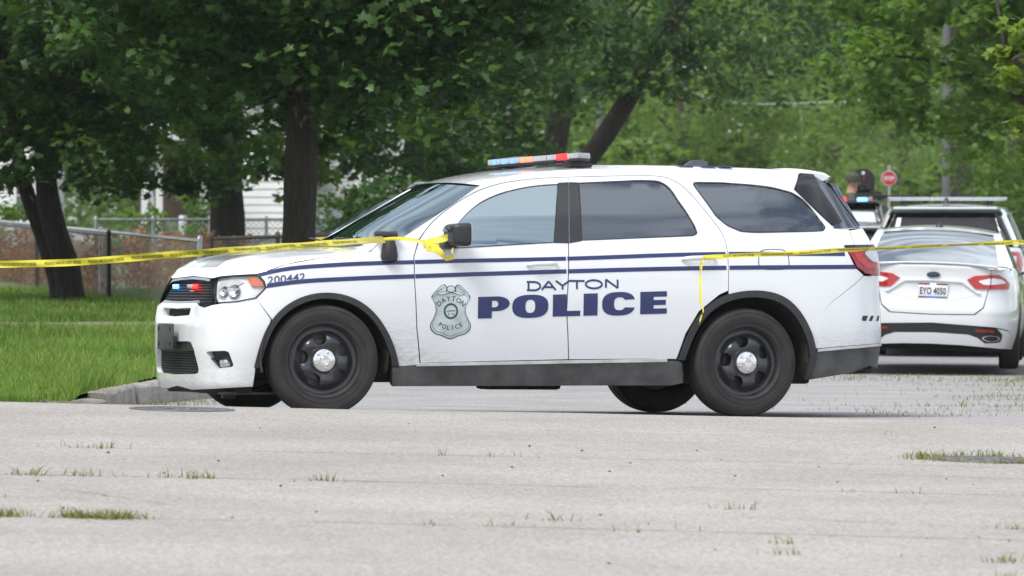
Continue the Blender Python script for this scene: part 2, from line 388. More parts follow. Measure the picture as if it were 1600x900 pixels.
# ------------------------------------------------------------------ shared car materials
def paint_white(name, dirt=True, base=(.69, .71, .735)):
    m = bpy.data.materials.new(name); m.use_nodes = True; nt = m.node_tree; b = nt.nodes['Principled BSDF']
    b.inputs['Roughness'].default_value = .25; b.inputs['Coat Weight'].default_value = 1.; b.inputs['Coat Roughness'].default_value = .05
    tc = nt.nodes.new('ShaderNodeTexCoord'); sx = nt.nodes.new('ShaderNodeSeparateXYZ'); nt.links.new(tc.outputs['Object'], sx.inputs[0])
    n = nt.nodes.new('ShaderNodeTexNoise'); n.inputs['Scale'].default_value = 14; n.inputs['Detail'].default_value = 9; n.inputs['Roughness'].default_value = .75
    mp = nt.nodes.new('ShaderNodeMapping'); mp.inputs['Scale'].default_value = (.9, 1, 4.5); mp.inputs['Rotation'].default_value = (0, R(-32), 0)
    nt.links.new(tc.outputs['Object'], mp.inputs['Vector']); nt.links.new(mp.outputs[0], n.inputs['Vector'])
    def mr(inp, a, b_, c, d):
        q = nt.nodes.new('ShaderNodeMapRange'); q.inputs[1].default_value = a; q.inputs[2].default_value = b_; q.inputs[3].default_value = c; q.inputs[4].default_value = d
        nt.links.new(inp, q.inputs[0]); return q.outputs[0]
    def mul(a, c):
        q = nt.nodes.new('ShaderNodeMath'); q.operation = 'MULTIPLY'
        nt.links.new(a, q.inputs[0])
        if hasattr(c, 'node'): nt.links.new(c, q.inputs[1])
        else: q.inputs[1].default_value = c
        return q.outputs[0]
    def add(a, c):
        q = nt.nodes.new('ShaderNodeMath'); q.operation = 'ADD'; q.use_clamp = True; nt.links.new(a, q.inputs[0]); nt.links.new(c, q.inputs[1]); return q.outputs[0]
    low = mr(sx.outputs['Z'], .50, .28, 0, .34)                      # road film along the bottom
    behind = mul(mul(mr(sx.outputs['X'], 1.95, 1.45, 0, .9), mr(sx.outputs['X'], 1.2, 1.36, 0, 1)), mr(sx.outputs['Z'], .74, .36, 0, 1.0))
    behind2 = mul(mr(sx.outputs['X'], 4.35, 4.55, 0, .5), mr(sx.outputs['Z'], .7, .45, 0, 1))
    k = mul(add(add(low, behind), behind2), mr(n.outputs['Fac'], .40, .78, 0, 1))
    mx = nt.nodes.new('ShaderNodeMixRGB'); mx.inputs[1].default_value = (*base, 1); mx.inputs[2].default_value = (.16, .145, .125, 1)
    if dirt: nt.links.new(k, mx.inputs[0])
    else: mx.inputs[0].default_value = 0
    nt.links.new(mx.outputs[0], b.inputs['Base Color']); MATS[name] = m; return m
paint_white('white_paint'); paint_white('clean_white_paint', False)
mat('black_trim', (.018, .019, .021), .45, var=.25, vscale=20)
mat('arch_trim', (.022, .023, .026), .5, var=.3, vscale=14, bump=.05, bscale=300)
mat('dirty_cladding', (.070, .069, .068), .65, var=.42, vscale=7, bump=.06, bscale=160)
mat('underbody', (.008, .008, .008), .9)
mat('chrome', (.75, .75, .76), .16, 1.)
mat('dull_chrome', (.62, .62, .63), .28, 1.)
mat('gloss_black', (.010, .011, .013), .08, coat=.5)
mat('rubber', (.020, .019, .019), .78, var=.35, vscale=9, bump=.05, bscale=200)
mat('steel_black', (.020, .021, .026), .30, coat=.35)
mat('strip_silver', (.60, .61, .62), .3, .3, var=.2, vscale=9)
mat('navy', lin((28, 40, 92)), .35, coat=.3, var=.08)
mat('seat_cloth', (.03, .03, .032), .9)
mat('dash_grey', (.035, .035, .036), .7)
mat('red_lens', (.24, .004, .008), .12, coat=.8, spec=.6)
mat('red_bright', (.42, .008, .010), .15, coat=.8)
mat('clear_lens_white', (.75, .76, .78), .12, coat=.8)
mat('amber', (.75, .18, .08), .2, coat=.6)
mat('reflector', (.55, .56, .58), .2, .9)
glass('tint_glass', (.24, .28, .28), (.76, .92, 1.0), 4.2)
glass('privacy_glass', (.03, .032, .036), (.82, .89, 1.0), 2.5)
glass('screen_glass', (.30, .40, .37), (.74, .90, 1.0), 2.0)
glass('lens_glass', (.86, .87, .88), .9, 1.45)
mat('lamp_housing', (.85, .86, .88), .3)
mat('lamp_grey', (.62, .63, .65), .3)
mat('led_red', (.6, .02, .02), .2, emit=(1, .008, .008), estr=7)
mat('led_blue', (.3, .5, .9), .2, emit=(.06, .27, 1), estr=4)
mat('led_blue_pale', (.16, .30, .70), .25, emit=(.14, .36, 1.0), estr=.55)
mat('led_red_dim', (.7, .25, .18), .25, emit=(1, .2, .1), estr=.6)
mat('lightbar_clear', (.36, .37, .41), .18, coat=.6)
mat('tape_yellow', (.76, .69, .07), .45, spec=.4)
mat('tape_print', (.03, .03, .02), .6)
def grow(poly, d):
    """push an outline outwards by d (either winding)"""
    p = np.array(poly, float); a = np.roll(p, 1, 0); b = np.roll(p, -1, 0)
    ar = np.sum(p[:, 0]*b[:, 1]-b[:, 0]*p[:, 1]); t1 = p-a; t2 = b-p
    n1 = np.stack([t1[:, 1], -t1[:, 0]], 1); n2 = np.stack([t2[:, 1], -t2[:, 0]], 1)
    n1 /= np.linalg.norm(n1, axis=1)[:, None]+1e-9; n2 /= np.linalg.norm(n2, axis=1)[:, None]+1e-9
    n = n1+n2; n /= np.maximum(.5, np.sum(n*n1, 1))[:, None]+1e-9
    return [tuple(q) for q in p+n*d*(1 if ar > 0 else -1)]
def ease(pts, n=40, k=5):
    """resample an open line evenly and round its kinks"""
    q = densify(pts, 1e9, False); s = np.r_[0, np.cumsum(np.linalg.norm(np.diff(q, axis=0), axis=1))]; t = np.linspace(0, s[-1], n)
    r = np.stack([np.interp(t, s, q[:, 0]), np.interp(t, s, q[:, 1])], 1)
    for _ in range(k): r[1:-1] = .25*r[:-2]+.5*r[1:-1]+.25*r[2:]
    return [tuple(a) for a in r]
# ------------------------------------------------------------------ ground, street, lawn, kerbs
def stone_mat(name, c0, c1, speck=(.12, .11, .10), scale=55, spk=240, rough=.9, patch=2.2, bump=.35):
    m = bpy.data.materials.new(name); m.use_nodes = True; nt = m.node_tree; b = nt.nodes['Principled BSDF']; b.inputs['Roughness'].default_value = rough; b.inputs['Specular IOR Level'].default_value = .3
    tc = nt.nodes.new('ShaderNodeTexCoord')
    def noise(sc, det=6, ro=.6):
        n = nt.nodes.new('ShaderNodeTexNoise'); n.inputs['Scale'].default_value = sc; n.inputs['Detail'].default_value = det; n.inputs['Roughness'].default_value = ro; nt.links.new(tc.outputs['Object'], n.inputs['Vector']); return n
    def ramp(n, p0, p1):
        r = nt.nodes.new('ShaderNodeMapRange'); r.inputs[1].default_value = p0; r.inputs[2].default_value = p1; nt.links.new(n.outputs['Fac'], r.inputs[0]); return r
    n1 = noise(patch, 8); r1 = ramp(n1, .33, .68); mx = nt.nodes.new('ShaderNodeMixRGB'); mx.inputs[1].default_value = (*c0, 1); mx.inputs[2].default_value = (*c1, 1); nt.links.new(r1.outputs[0], mx.inputs[0])
    vo = nt.nodes.new('ShaderNodeTexVoronoi'); vo.inputs['Scale'].default_value = spk; vm = nt.nodes.new('ShaderNodeMapping'); vm.inputs['Scale'].default_value = (1, .22, 1); nt.links.new(tc.outputs['Object'], vm.inputs[0]); nt.links.new(vm.outputs[0], vo.inputs['Vector'])
    rv = nt.nodes.new('ShaderNodeMapRange'); rv.inputs[1].default_value = .0; rv.inputs[2].default_value = 1.; rv.inputs[3].default_value = .82; rv.inputs[4].default_value = 1.16
    sp = nt.nodes.new('ShaderNodeSeparateColor'); nt.links.new(vo.outputs['Color'], sp.inputs[0]); nt.links.new(sp.outputs[0], rv.inputs[0])
    m2 = nt.nodes.new('ShaderNodeMixRGB'); m2.blend_type = 'MULTIPLY'; m2.inputs[0].default_value = 1; nt.links.new(mx.outputs[0], m2.inputs[1]); nt.links.new(rv.outputs[0], m2.inputs[2])
    n3 = noise(scale, 3, .5); r3 = ramp(n3, .62, .72); m3 = nt.nodes.new('ShaderNodeMixRGB'); m3.inputs[2].default_value = (*speck, 1)
    mm = nt.nodes.new('ShaderNodeMath'); mm.operation = 'MULTIPLY'; mm.inputs[1].default_value = .55; nt.links.new(r3.outputs[0], mm.inputs[0]); nt.links.new(mm.outputs[0], m3.inputs[0]); nt.links.new(m2.outputs[0], m3.inputs[1])
    nt.links.new(m3.outputs[0], b.inputs['Base Color'])
    bp = nt.nodes.new('ShaderNodeBump'); bp.inputs['Strength'].default_value = bump; bp.inputs['Distance'].default_value = .004; nt.links.new(vo.outputs['Distance'], bp.inputs['Height']); nt.links.new(bp.outputs['Normal'], b.inputs['Normal'])
    MATS[name] = m; return m
stone_mat('street_asphalt', (.235, .232, .235), (.305, .30, .298), scale=30, spk=90, patch=1.1)
stone_mat('cross_pavement', (.258, .243, .226), (.328, .311, .291), (.12, .11, .105), scale=38, spk=85, patch=.55)
stone_mat('sidewalk_concrete', (.13, .115, .09), (.22, .20, .17), (.06, .05, .04), scale=16, spk=60, patch=2)
stone_mat('kerb_concrete', (.25, .235, .21), (.37, .35, .32), (.12, .10, .08), scale=22, spk=120, patch=3)
stone_mat('soil', (.07, .09, .03), (.11, .11, .05), (.05, .05, .03), scale=10, spk=40, patch=2)
def axis(*spans):
    o = []
    for a, b, n in spans: o += list(np.linspace(a, b, n, endpoint=False))
    o.append(spans[-1][1]); return np.array(o)
gx = axis((-700, -60, 8), (-60, -12, 12), (-12, 12, 60), (12, 60, 12), (60, 700, 8)); gy = axis((-300, 0, 6), (0, 34, 8), (34, 75, 60), (75, 260, 40), (260, 900, 8))
XX, YY = np.meshgrid(gx, gy); ZZ = np.where(YY < 39.0, np.minimum(street_z(XX, np.maximum(YY, 38.)), cross_z(XX, YY)-.10), street_z(XX, YY))
V = np.stack([XX.ravel(), YY.ravel(), ZZ.ravel()], 1); o = mesh_obj('street', V, grid_faces(len(gy), len(gx), True), 'street_asphalt'); tag(o, kind='structure')
# raised pavement of the crossing street, its edge rolling down to the side street
cx = axis((-300, -10, 8), (-10, 10, 60), (10, 300, 8)); edge = lambda x: 39.25+.06*np.sin(x*1.3)+.04*np.sin(x*3.1+1)
rows = [-250, 0, 15, 20, 25, 30, 34, 37, 38.4]; V = []
for r_ in rows: V += [(x, r_, cross_z(x, r_)) for x in cx]
for dy, dzz in ((-.10, 0), (0, -.006), (.12, -.022), (.30, -.05), (.55, -.1), (.8, -.2)):
    V += [(x, edge(x)+dy, cross_z(x, 39.3)+dzz) for x in cx]
o = mesh_obj('cross_street', V, grid_faces(len(rows)+6, len(cx), True), 'cross_pavement'); tag(o, kind='structure')
# kerb line: along the crossing street, round the corner, up the side street
kl = smooth_poly([(-40, 39.72), (-9, 39.74), (-5, 39.76), (-3.9, 39.82), (-3.36, 39.98), (-3.10, 40.35), (-2.97, 41.1), (-2.86, 42.2), (-2.75, 44)], 6)+[(float(kerb_l(y)), y) for y in range(46, 150, 4)]
def kerb(name, line, inward):
    """kerb of separate cast stones, one object each, butted with open joints"""
    k = densify(line, .25, False); k = k[k[:, 0] > -14]; t = np.gradient(k, axis=0); n = np.stack([-t[:, 1], t[:, 0]], 1)*inward; n /= np.linalg.norm(n, axis=1)[:, None]
    g = street_z(k[:, 0], k[:, 1]); h = np.clip(g+.10, .08, .098); prof = [(.0, -.3, 1), (.010, -.025, 0), (.034, -.002, 0), (.15, .004, 0), (.155, -.2, 0)]; m = len(prof); root = None; i = 0
    r = np.random.default_rng(len(k))
    while i < len(k)-1:
        j = min(len(k)-1, i+int(r.integers(9, 14))); V = []; dz = r.normal(0, .004); dn = r.normal(0, .004); tilt = r.normal(0, .004)
        for q in range(i, j+1):
            p0 = k[q].copy(); tt = t[q]/np.linalg.norm(t[q])
            if q == i: p0 += tt*.012
            if q == j: p0 -= tt*.012
            for dx, dz_, base in prof:
                p = p0+n[q]*(dx+dn+r.normal(0, .003)); V.append((p[0], p[1], (g[q]-.15) if base else h[q]+dz_+dz+tilt*(q-i)+r.normal(0, .003)))
        F = [tuple(f) for f in grid_faces(j-i+1, m, inward > 0)]+[tuple(range(m)), tuple((j-i)*m+q for q in range(m))[::-1]]
        o = mesh_obj('kerb' if root is None else 'kerb_stone', V, F, 'kerb_concrete', root, True, None, 40)
        if root is None: root = o; tag(o, kind='structure')
        i = j
    return root, k, n, h
ko, kk, kn, kh = kerb('kerb', kl, 1)
kr = [(float(kerb_r(y)), y) for y in range(44, 110, 4)]
ko2, kk2, kn2, kh2 = kerb('kerb', kr, -1)
# lawn sheets from the kerb outwards
def lawn_z(X, Y): return np.interp(Y, [39.7, 41, 46, 58, 75, 100, 200], [.098, .105, .13, .13, .05, .0, 0])+.02*np.sin(np.asarray(X)*1.7)*np.sin(np.asarray(Y)*1.1)
V = []; m = 26; fr = np.linspace(0, 1, m)**1.8
for i in range(len(kk)):
    s0 = kk[i]+kn[i]*.15
    for q in fr:
        X = s0[0]+(-60-s0[0])*q; Y = s0[1]+(45-s0[1])*q*.0+q*60*max(0, 1-i/70.)*0; z = lawn_z(X, Y); w_ = min(1, q*300); V.append((X, Y, kh[i]*(1-w_)+(z-.012)*w_))
o = mesh_obj('lawn', V, grid_faces(len(kk), m, True), 'soil'); tag(o, kind='structure')
V = []
for i in range(len(kk2)):
    s0 = kk2[i]+kn2[i]*.15
    for q in fr: X = s0[0]+(60-s0[0])*q; w_ = min(1, q*12); V.append((X, s0[1], kh2[i]*(1-w_)+max(kh2[i], .05)*w_))
o = mesh_obj('verge', V, grid_faces(len(kk2), m, False), 'soil'); tag(o, kind='structure')
# sidewalk slabs in the lawn
sw = []
for i in range(9):
    X0 = -11.5+i*1.02; y0 = 58.6-.0*i
    v = [(X0, y0), (X0+1.0, y0), (X0+1.0, y0+1.25), (X0, y0+1.25)]
    zt = float(lawn_z(X0+.5, y0))+.035+.006*math.sin(i*2.3)
    sw.append(MB().box((X0+.5, y0+.62, zt-.04), (1.0, 1.25, .09), .012).build('slab', 'sidewalk_concrete', None))
side_walk = sw[0]; side_walk.name = 'sidewalk'; tag(side_walk, kind='structure')
for s_ in sw[1:]: s_.name = 'slab'; s_.parent = side_walk; s_.matrix_parent_inverse = side_walk.matrix_world.inverted()
# seams and cracks in the crossing street
def ribbon(name, pts, w_, m, lift=.004, parent=None, wob=.3):
    p = densify(pts, .12, False); t = np.gradient(p, axis=0); n = np.stack([-t[:, 1], t[:, 0]], 1); n /= np.linalg.norm(n, axis=1)[:, None]
    p = p+n*(rng.normal(0, .012, len(p)))[:, None]; ww = w_*(1+wob*rng.normal(0, 1, len(p)))[:, None]
    ww = np.clip(ww, w_*.2, w_*2); A = p+n*ww/2; Bq = p-n*ww/2
    V = [(a[0], a[1], float(cross_z(a[0], a[1]))+lift) for a in A]+[(a[0], a[1], float(cross_z(a[0], a[1]))+lift) for a in Bq]; k = len(p)
    return mesh_obj(name, V, [(i, i+1, i+1+k, i+k) for i in range(k-1)], m, parent, False)
mat('crack_fill', (.13, .115, .10), .95, var=.4, vscale=5)
seams = [[(-9, 33.45), (-2, 33.2), (1.6, 33.1), (4, 33.0)], [(-9, 30.1), (-1.2, 30.3), (0.4, 30.15)], [(.9, 30.3), (3.2, 30.1)], [(-9, 26.9), (-2.2, 26.75), (-.8, 26.8), (1.4, 26.55), (4.2, 26.3)], [(-9, 28.4), (-2.0, 28.25)], [(-2.2, 29.0), (-1.6, 27.9)], [(1.1, 27.8), (3.2, 26.9), (4.4, 26.7)], [(.2, 36.5), (1.8, 36.3)], [(1.9, 32), (5, 31.4)]]
cw_ = [.012, .016, .012, .014, .008, .007, .010, .010, .010]
cs = bpy.data.objects['cross_street']
for s_, w_ in zip(seams, cw_): ribbon('crack', s_, w_, 'crack_fill', parent=cs)
# manhole covers with a ring
mat('iron', (.10, .10, .115), .5, .3, var=.3, vscale=8, bump=.3, bscale=60)
def manhole(X, Y, r, label):
    z = float(cross_z(X, Y)); e_ = empty('manhole_cover', (X, Y, z), 0, label, 'manhole cover')
    e_.rotation_euler = (0, R(1.15), 0)
    MB().lathe([(0, .004), (r*.86, .004), (r*.865, .001)], 40, Matrix.Rotation(R(90), 4, 'X')).build('lid', 'iron', e_)
    MB().lathe([(r*.885, .001), (r*.89, .006), (r*.99, .006), (r, .001)], 40, Matrix.Rotation(R(90), 4, 'X')).build('ring', 'iron', e_)
    for a in range(8):
        for rr in (.3, .6): MB().box((r*rr*math.cos(a*.785), r*rr*math.sin(a*.785), .004), (.05, .02, .005), .001, Matrix.Rotation(a*.785, 3, 'Z')).build('tread', 'iron', e_)
manhole(px(285, 640, 38.6)[0], 38.55, .345, 'round iron manhole cover in the pavement near the front bumper')
manhole(px(1552, 713, 33.9)[0], 33.9, .36, 'round iron manhole cover ringed by weeds at the right')
# ------------------------------------------------------------------ grass
def leaf_mat(name, c0, c1, trans=.35, rough=.55):
    m = bpy.data.materials.new(name); m.use_nodes = True; nt = m.node_tree; nt.nodes.clear()
    o = nt.nodes.new('ShaderNodeOutputMaterial'); at = nt.nodes.new('ShaderNodeAttribute'); at.attribute_name = 'shade'
    mx = nt.nodes.new('ShaderNodeMixRGB'); mx.inputs[1].default_value = (*c0, 1); mx.inputs[2].default_value = (*c1, 1); nt.links.new(at.outputs['Fac'], mx.inputs[0])
    p = nt.nodes.new('ShaderNodeBsdfPrincipled'); p.inputs['Roughness'].default_value = rough; p.inputs['Specular IOR Level'].default_value = .35; nt.links.new(mx.outputs[0], p.inputs['Base Color'])
    t = nt.nodes.new('ShaderNodeBsdfTranslucent'); g = nt.nodes.new('ShaderNodeMixRGB'); g.blend_type = 'MULTIPLY'; g.inputs[0].default_value = 1; g.inputs[2].default_value = (1.5, 1.5, .6, 1); nt.links.new(mx.outputs[0], g.inputs[1]); nt.links.new(g.outputs[0], t.inputs[0])
    x = nt.nodes.new('ShaderNodeMixShader'); x.inputs[0].default_value = trans; nt.links.new(p.outputs[0], x.inputs[1]); nt.links.new(t.outputs[0], x.inputs[2]); nt.links.new(x.outputs[0], o.inputs[0]); MATS[name] = m; return m
leaf_mat('grass', (.062, .145, .022), (.20, .31, .066), .38)
leaf_mat('weed', (.09, .115, .02), (.26, .24, .075), .3)
def blades(P, h, w, lean=.5, seed=1):
    r = np.random.default_rng(seed); n = len(P); a = r.uniform(0, 2*np.pi, n); d = np.stack([np.cos(a), np.sin(a), 0*a], 1)
    b = r.uniform(0, 2*np.pi, n); ln = np.stack([np.cos(b), np.sin(b), 0*b], 1)*(r.uniform(.1, 1, n)*lean)[:, None]*h[:, None]
    up = np.stack([0*a, 0*a, h], 1); v0 = P-d*w[:, None]/2; v1 = P+d*w[:, None]/2; m1 = P+ln*.35+up*.6; v2 = m1-d*w[:, None]*.35; v3 = m1+d*w[:, None]*.35; v4 = P+ln+up
    V = np.stack([v0, v1, v2, v3, v4], 1).reshape(-1, 3); i = np.arange(n)*5
    F = np.concatenate([np.stack([i, i+1, i+3], 1), np.stack([i, i+3, i+2], 1), np.stack([i+2, i+3, i+4], 1)]); sh = np.repeat(r.uniform(0, 1, n), 5)
    return V, F, sh
def in_lawn(X, Y):
    kx = np.interp(Y, [p[1] for p in kl[1:]][::1], [p[0] for p in kl[1:]]); return ((X < kx-.03) & (Y > 39.70)) | ((X < -3.2) & (Y > 39.5)) | ((X < -2.97) & (Y > 40.15) & (Y < 41.4))
n = 210000; Y = 39.5+rng.uniform(0, 1, n)**1.7*43; half = 800/CAM_F*Y; X = -half*1.05-3+rng.uniform(0, 1, n)**.8*(half*1.05+4.5); k = in_lawn(X, Y) & ~((Y > 58.5) & (Y < 60.0) & (X < -2.3)); X, Y = X[k], Y[k]
cl = np.sin(X*3.1+1+np.sin(Y*1.3))*np.sin(Y*1.7+X); tall = .5+.8*np.clip(cl, -.6, 1)+.35*rng.normal(0, 1, len(X)); Zl = lawn_z(X, Y)-.01
h = np.clip(.055+.045*tall, .018, .17)+(Y < 43.5)*rng.uniform(0, .07, len(X)); V, F, sh = blades(np.stack([X, Y, Zl], 1), h, np.full(len(X), .011)+.006*(Y > 60), .8, 3)
tone = np.repeat(np.clip(.45+.35*np.sin(X*1.9+2+np.sin(Y*.8))+.3*np.sin(Y*1.1+X*1.5)+.35*(Y < 44), 0, 1), 5); o = big_mesh('lawn_grass', V, F, 'grass', attr=np.clip(sh*.6+tone*.5-.05, 0, 1)); tag(o, 'long green grass of the lawn beyond the kerb', 'grass', kind='stuff')
k = rng.choice(len(X), 9000, replace=False); k = k[(np.sin(X[k]*1.3+Y[k]*.7)+.6*np.sin(X[k]*3.7-Y[k]) > .1)]; V, F, sh = blades(np.stack([X[k], Y[k], Zl[k]], 1), rng.uniform(.03, .17, len(k)), np.full(len(k), .012), 1.0, 9)
o = big_mesh('lawn_weeds', V, F, 'weed', attr=sh); tag(o, 'dry pale weeds scattered through the lawn grass', 'weeds', kind='stuff')
# verge beside the parked cars
n = 16000; Y = rng.uniform(55, 100, n); X = kerb_r(Y)+.15+rng.uniform(0, 1, n)**1.5*4; V, F, sh = blades(np.stack([X, Y, np.maximum(street_z(X, Y)+.13, .05)-.02], 1), rng.uniform(.06, .22, n), np.full(n, .015), .7, 5)
o = big_mesh('verge_grass', V, F, 'grass', attr=sh); tag(o, 'grass along the kerb to the right of the parked cars', 'grass', kind='stuff')
# weeds in the cracks
def tufts(name, spots, label, seed, zf, per=16, hh=.05, spread=.06, m='weed'):
    r = np.random.default_rng(seed); P = []
    for (x, y, k) in spots:
        c = int(per*k); P.append(np.stack([x+r.normal(0, spread*1.6, c), y+r.normal(0, spread*.6, c)], 1))
    P = np.vstack(P); z = zf(P[:, 0], P[:, 1])-.003; n = len(P); V, F, sh = blades(np.column_stack([P, z]), r.uniform(.25, 1, n)**1.6*hh*1.3, np.full(n, .006), 1.3, seed)
    o = big_mesh(name, V, F, m, attr=sh); return tag(o, label, 'weeds', kind='stuff')
sp = []
def along(line, x0, x1, n, k): 
    p = densify(line, .05, False); cs_ = rng.uniform(0, 1, 5)
    for _ in range(n):
        x = x0+(x1-x0)*(cs_[rng.integers(len(cs_))]+rng.normal(0, .05)); sp.append((x, float(np.interp(x, p[:, 0], p[:, 1]))+rng.normal(0, .05), rng.uniform(.1, 1)**2*k*1.6))
along(seams[3], -2.5, -2.2, 26, 1.6); along(seams[3], -2.1, -1.66, 40, 1.5); along(seams[3], -.4, 1.1, 10, .3); along(seams[4], -2.6, -2.3, 7, .7); along(seams[1], -2.7, -2.4, 14, .7); along(seams[1], -2.2, -1.95, 10, .8); along(seams[1], -1.85, -1.5, 14, .7); along(seams[1], -1.05, -.9, 5, 1.0); along(seams[0], -2.6, -2.1, 14, .5); along(seams[0], -.7, .2, 10, .3); along(seams[2], 1.6, 2.2, 3, .3); along(seams[6], 1.8, 2.6, 6, .6)
for _ in range(60): a = rng.uniform(0, 6.28); sp.append((px(1552, 713, 33.9)[0]+.42*math.cos(a), 33.9+.42*math.sin(a), .9))
for _ in range(4): sp.append((rng.uniform(-3, 3.5), rng.uniform(25, 38), .15))
for u_, v_ in ((1225, 836), (875, 808), (1150, 786), (1570, 856), (1560, 858), (1590, 880), (1215, 852)): D_ = 1.55*9300/(v_-279); sp.append(((u_-800)/9300*D_, D_, 1.2))
tufts('crack_weeds', sp, 'sparse dry weeds growing in the cracks of the near pavement', 11, cross_z, 16, .045, .035)
sp = []
for _ in range(110): y = rng.uniform(41.5, 60); sp.append((float(kerb_r(y))-abs(rng.normal(0, .55)), y, rng.uniform(.3, 1.2)))
for _ in range(70): y = rng.uniform(40.9, 46); sp.append((float(np.interp(y, [p[1] for p in kl[1:]], [p[0] for p in kl[1:]]))+abs(rng.normal(0, .18))+.02, y, rng.uniform(.4, 1.3)))
for q in range(7):
    y = 42+q*2.3
    for _ in range(9): sp.append((rng.uniform(1.4, 4.2), y+rng.normal(0, .05), rng.uniform(.1, .5)))
for _ in range(90): y = rng.uniform(58, 62); sp.append((rng.uniform(3.2, 5.6), y, rng.uniform(.5, 1.4)))
tufts('gutter_weeds', sp, 'low weeds and grass tufts along the gutters of the side street', 12, street_z, 12, .042, .085)
# small stones and twigs on the pavement
mat('pebble', (.12, .11, .10), .9); V = []; F = []
for i in range(45):
    Y_ = rng.uniform(22, 39); X_ = rng.uniform(-1, 1)*Y_*.09; r_ = rng.uniform(.004, .011); c = np.array([X_, Y_, float(cross_z(X_, Y_))+r_*.4]); k = len(V)
    V += [c+np.array(q)*r_*rng.uniform(.6, 1.4) for q in ((1, 0, 0), (0, 1, 0), (-1, 0, 0), (0, -1, 0), (0, 0, .8), (0, 0, -.6))]; F += [(k, k+1, k+4), (k+1, k+2, k+4), (k+2, k+3, k+4), (k+3, k, k+4), (k+1, k, k+5), (k+2, k+1, k+5), (k+3, k+2, k+5), (k, k+3, k+5)]
o = big_mesh('road_grit', V, F, 'pebble'); tag(o, 'scattered grit and pebbles on the near pavement', 'grit', kind='stuff')
# ------------------------------------------------------------------ the patrol SUV
def set_matrix(o, rot, pos):
    M = Matrix([[*rot[0], pos[0]], [*rot[1], pos[1]], [*rot[2], pos[2]], [0, 0, 0, 1]]); o.matrix_world = M
suv = empty('police_suv', label='white police SUV with navy stripes and lettering parked across the street', cat='police car')
set_matrix(suv, SUV_ROT.tolist(), SUV_POS.tolist())
B = suv_body; S0, S1 = B.smin, B.smax
AF = [(0.456, 0.327), (0.472, .40), (0.495, 0.482), (0.553, 0.628), (0.661, 0.745), (0.81, 0.819), (0.961, 0.838), (1.135, 0.805), (1.271, 0.72), (1.384, 0.574), (1.448, 0.445), (1.476, 0.341)]
AR = [(3.491, 0.395), (3.547, 0.567), (3.637, 0.717), (3.773, 0.826), (3.934, 0.87), (4.125, 0.876), (4.287, 0.831), (4.427, 0.679), (4.503, 0.507), (4.518, 0.423), (4.485, 0.267)]
AFs = ease(smooth_poly(AF, 5), 46, 10); ARs = ease(smooth_poly(AR[:-1], 5), 46, 10)+[(4.485, .267)]
def shrink(arc, c, k): return [(c[0]+(x-c[0])*k, c[1]+(z-c[1])*k if z > c[1] else z) for x, z in arc]
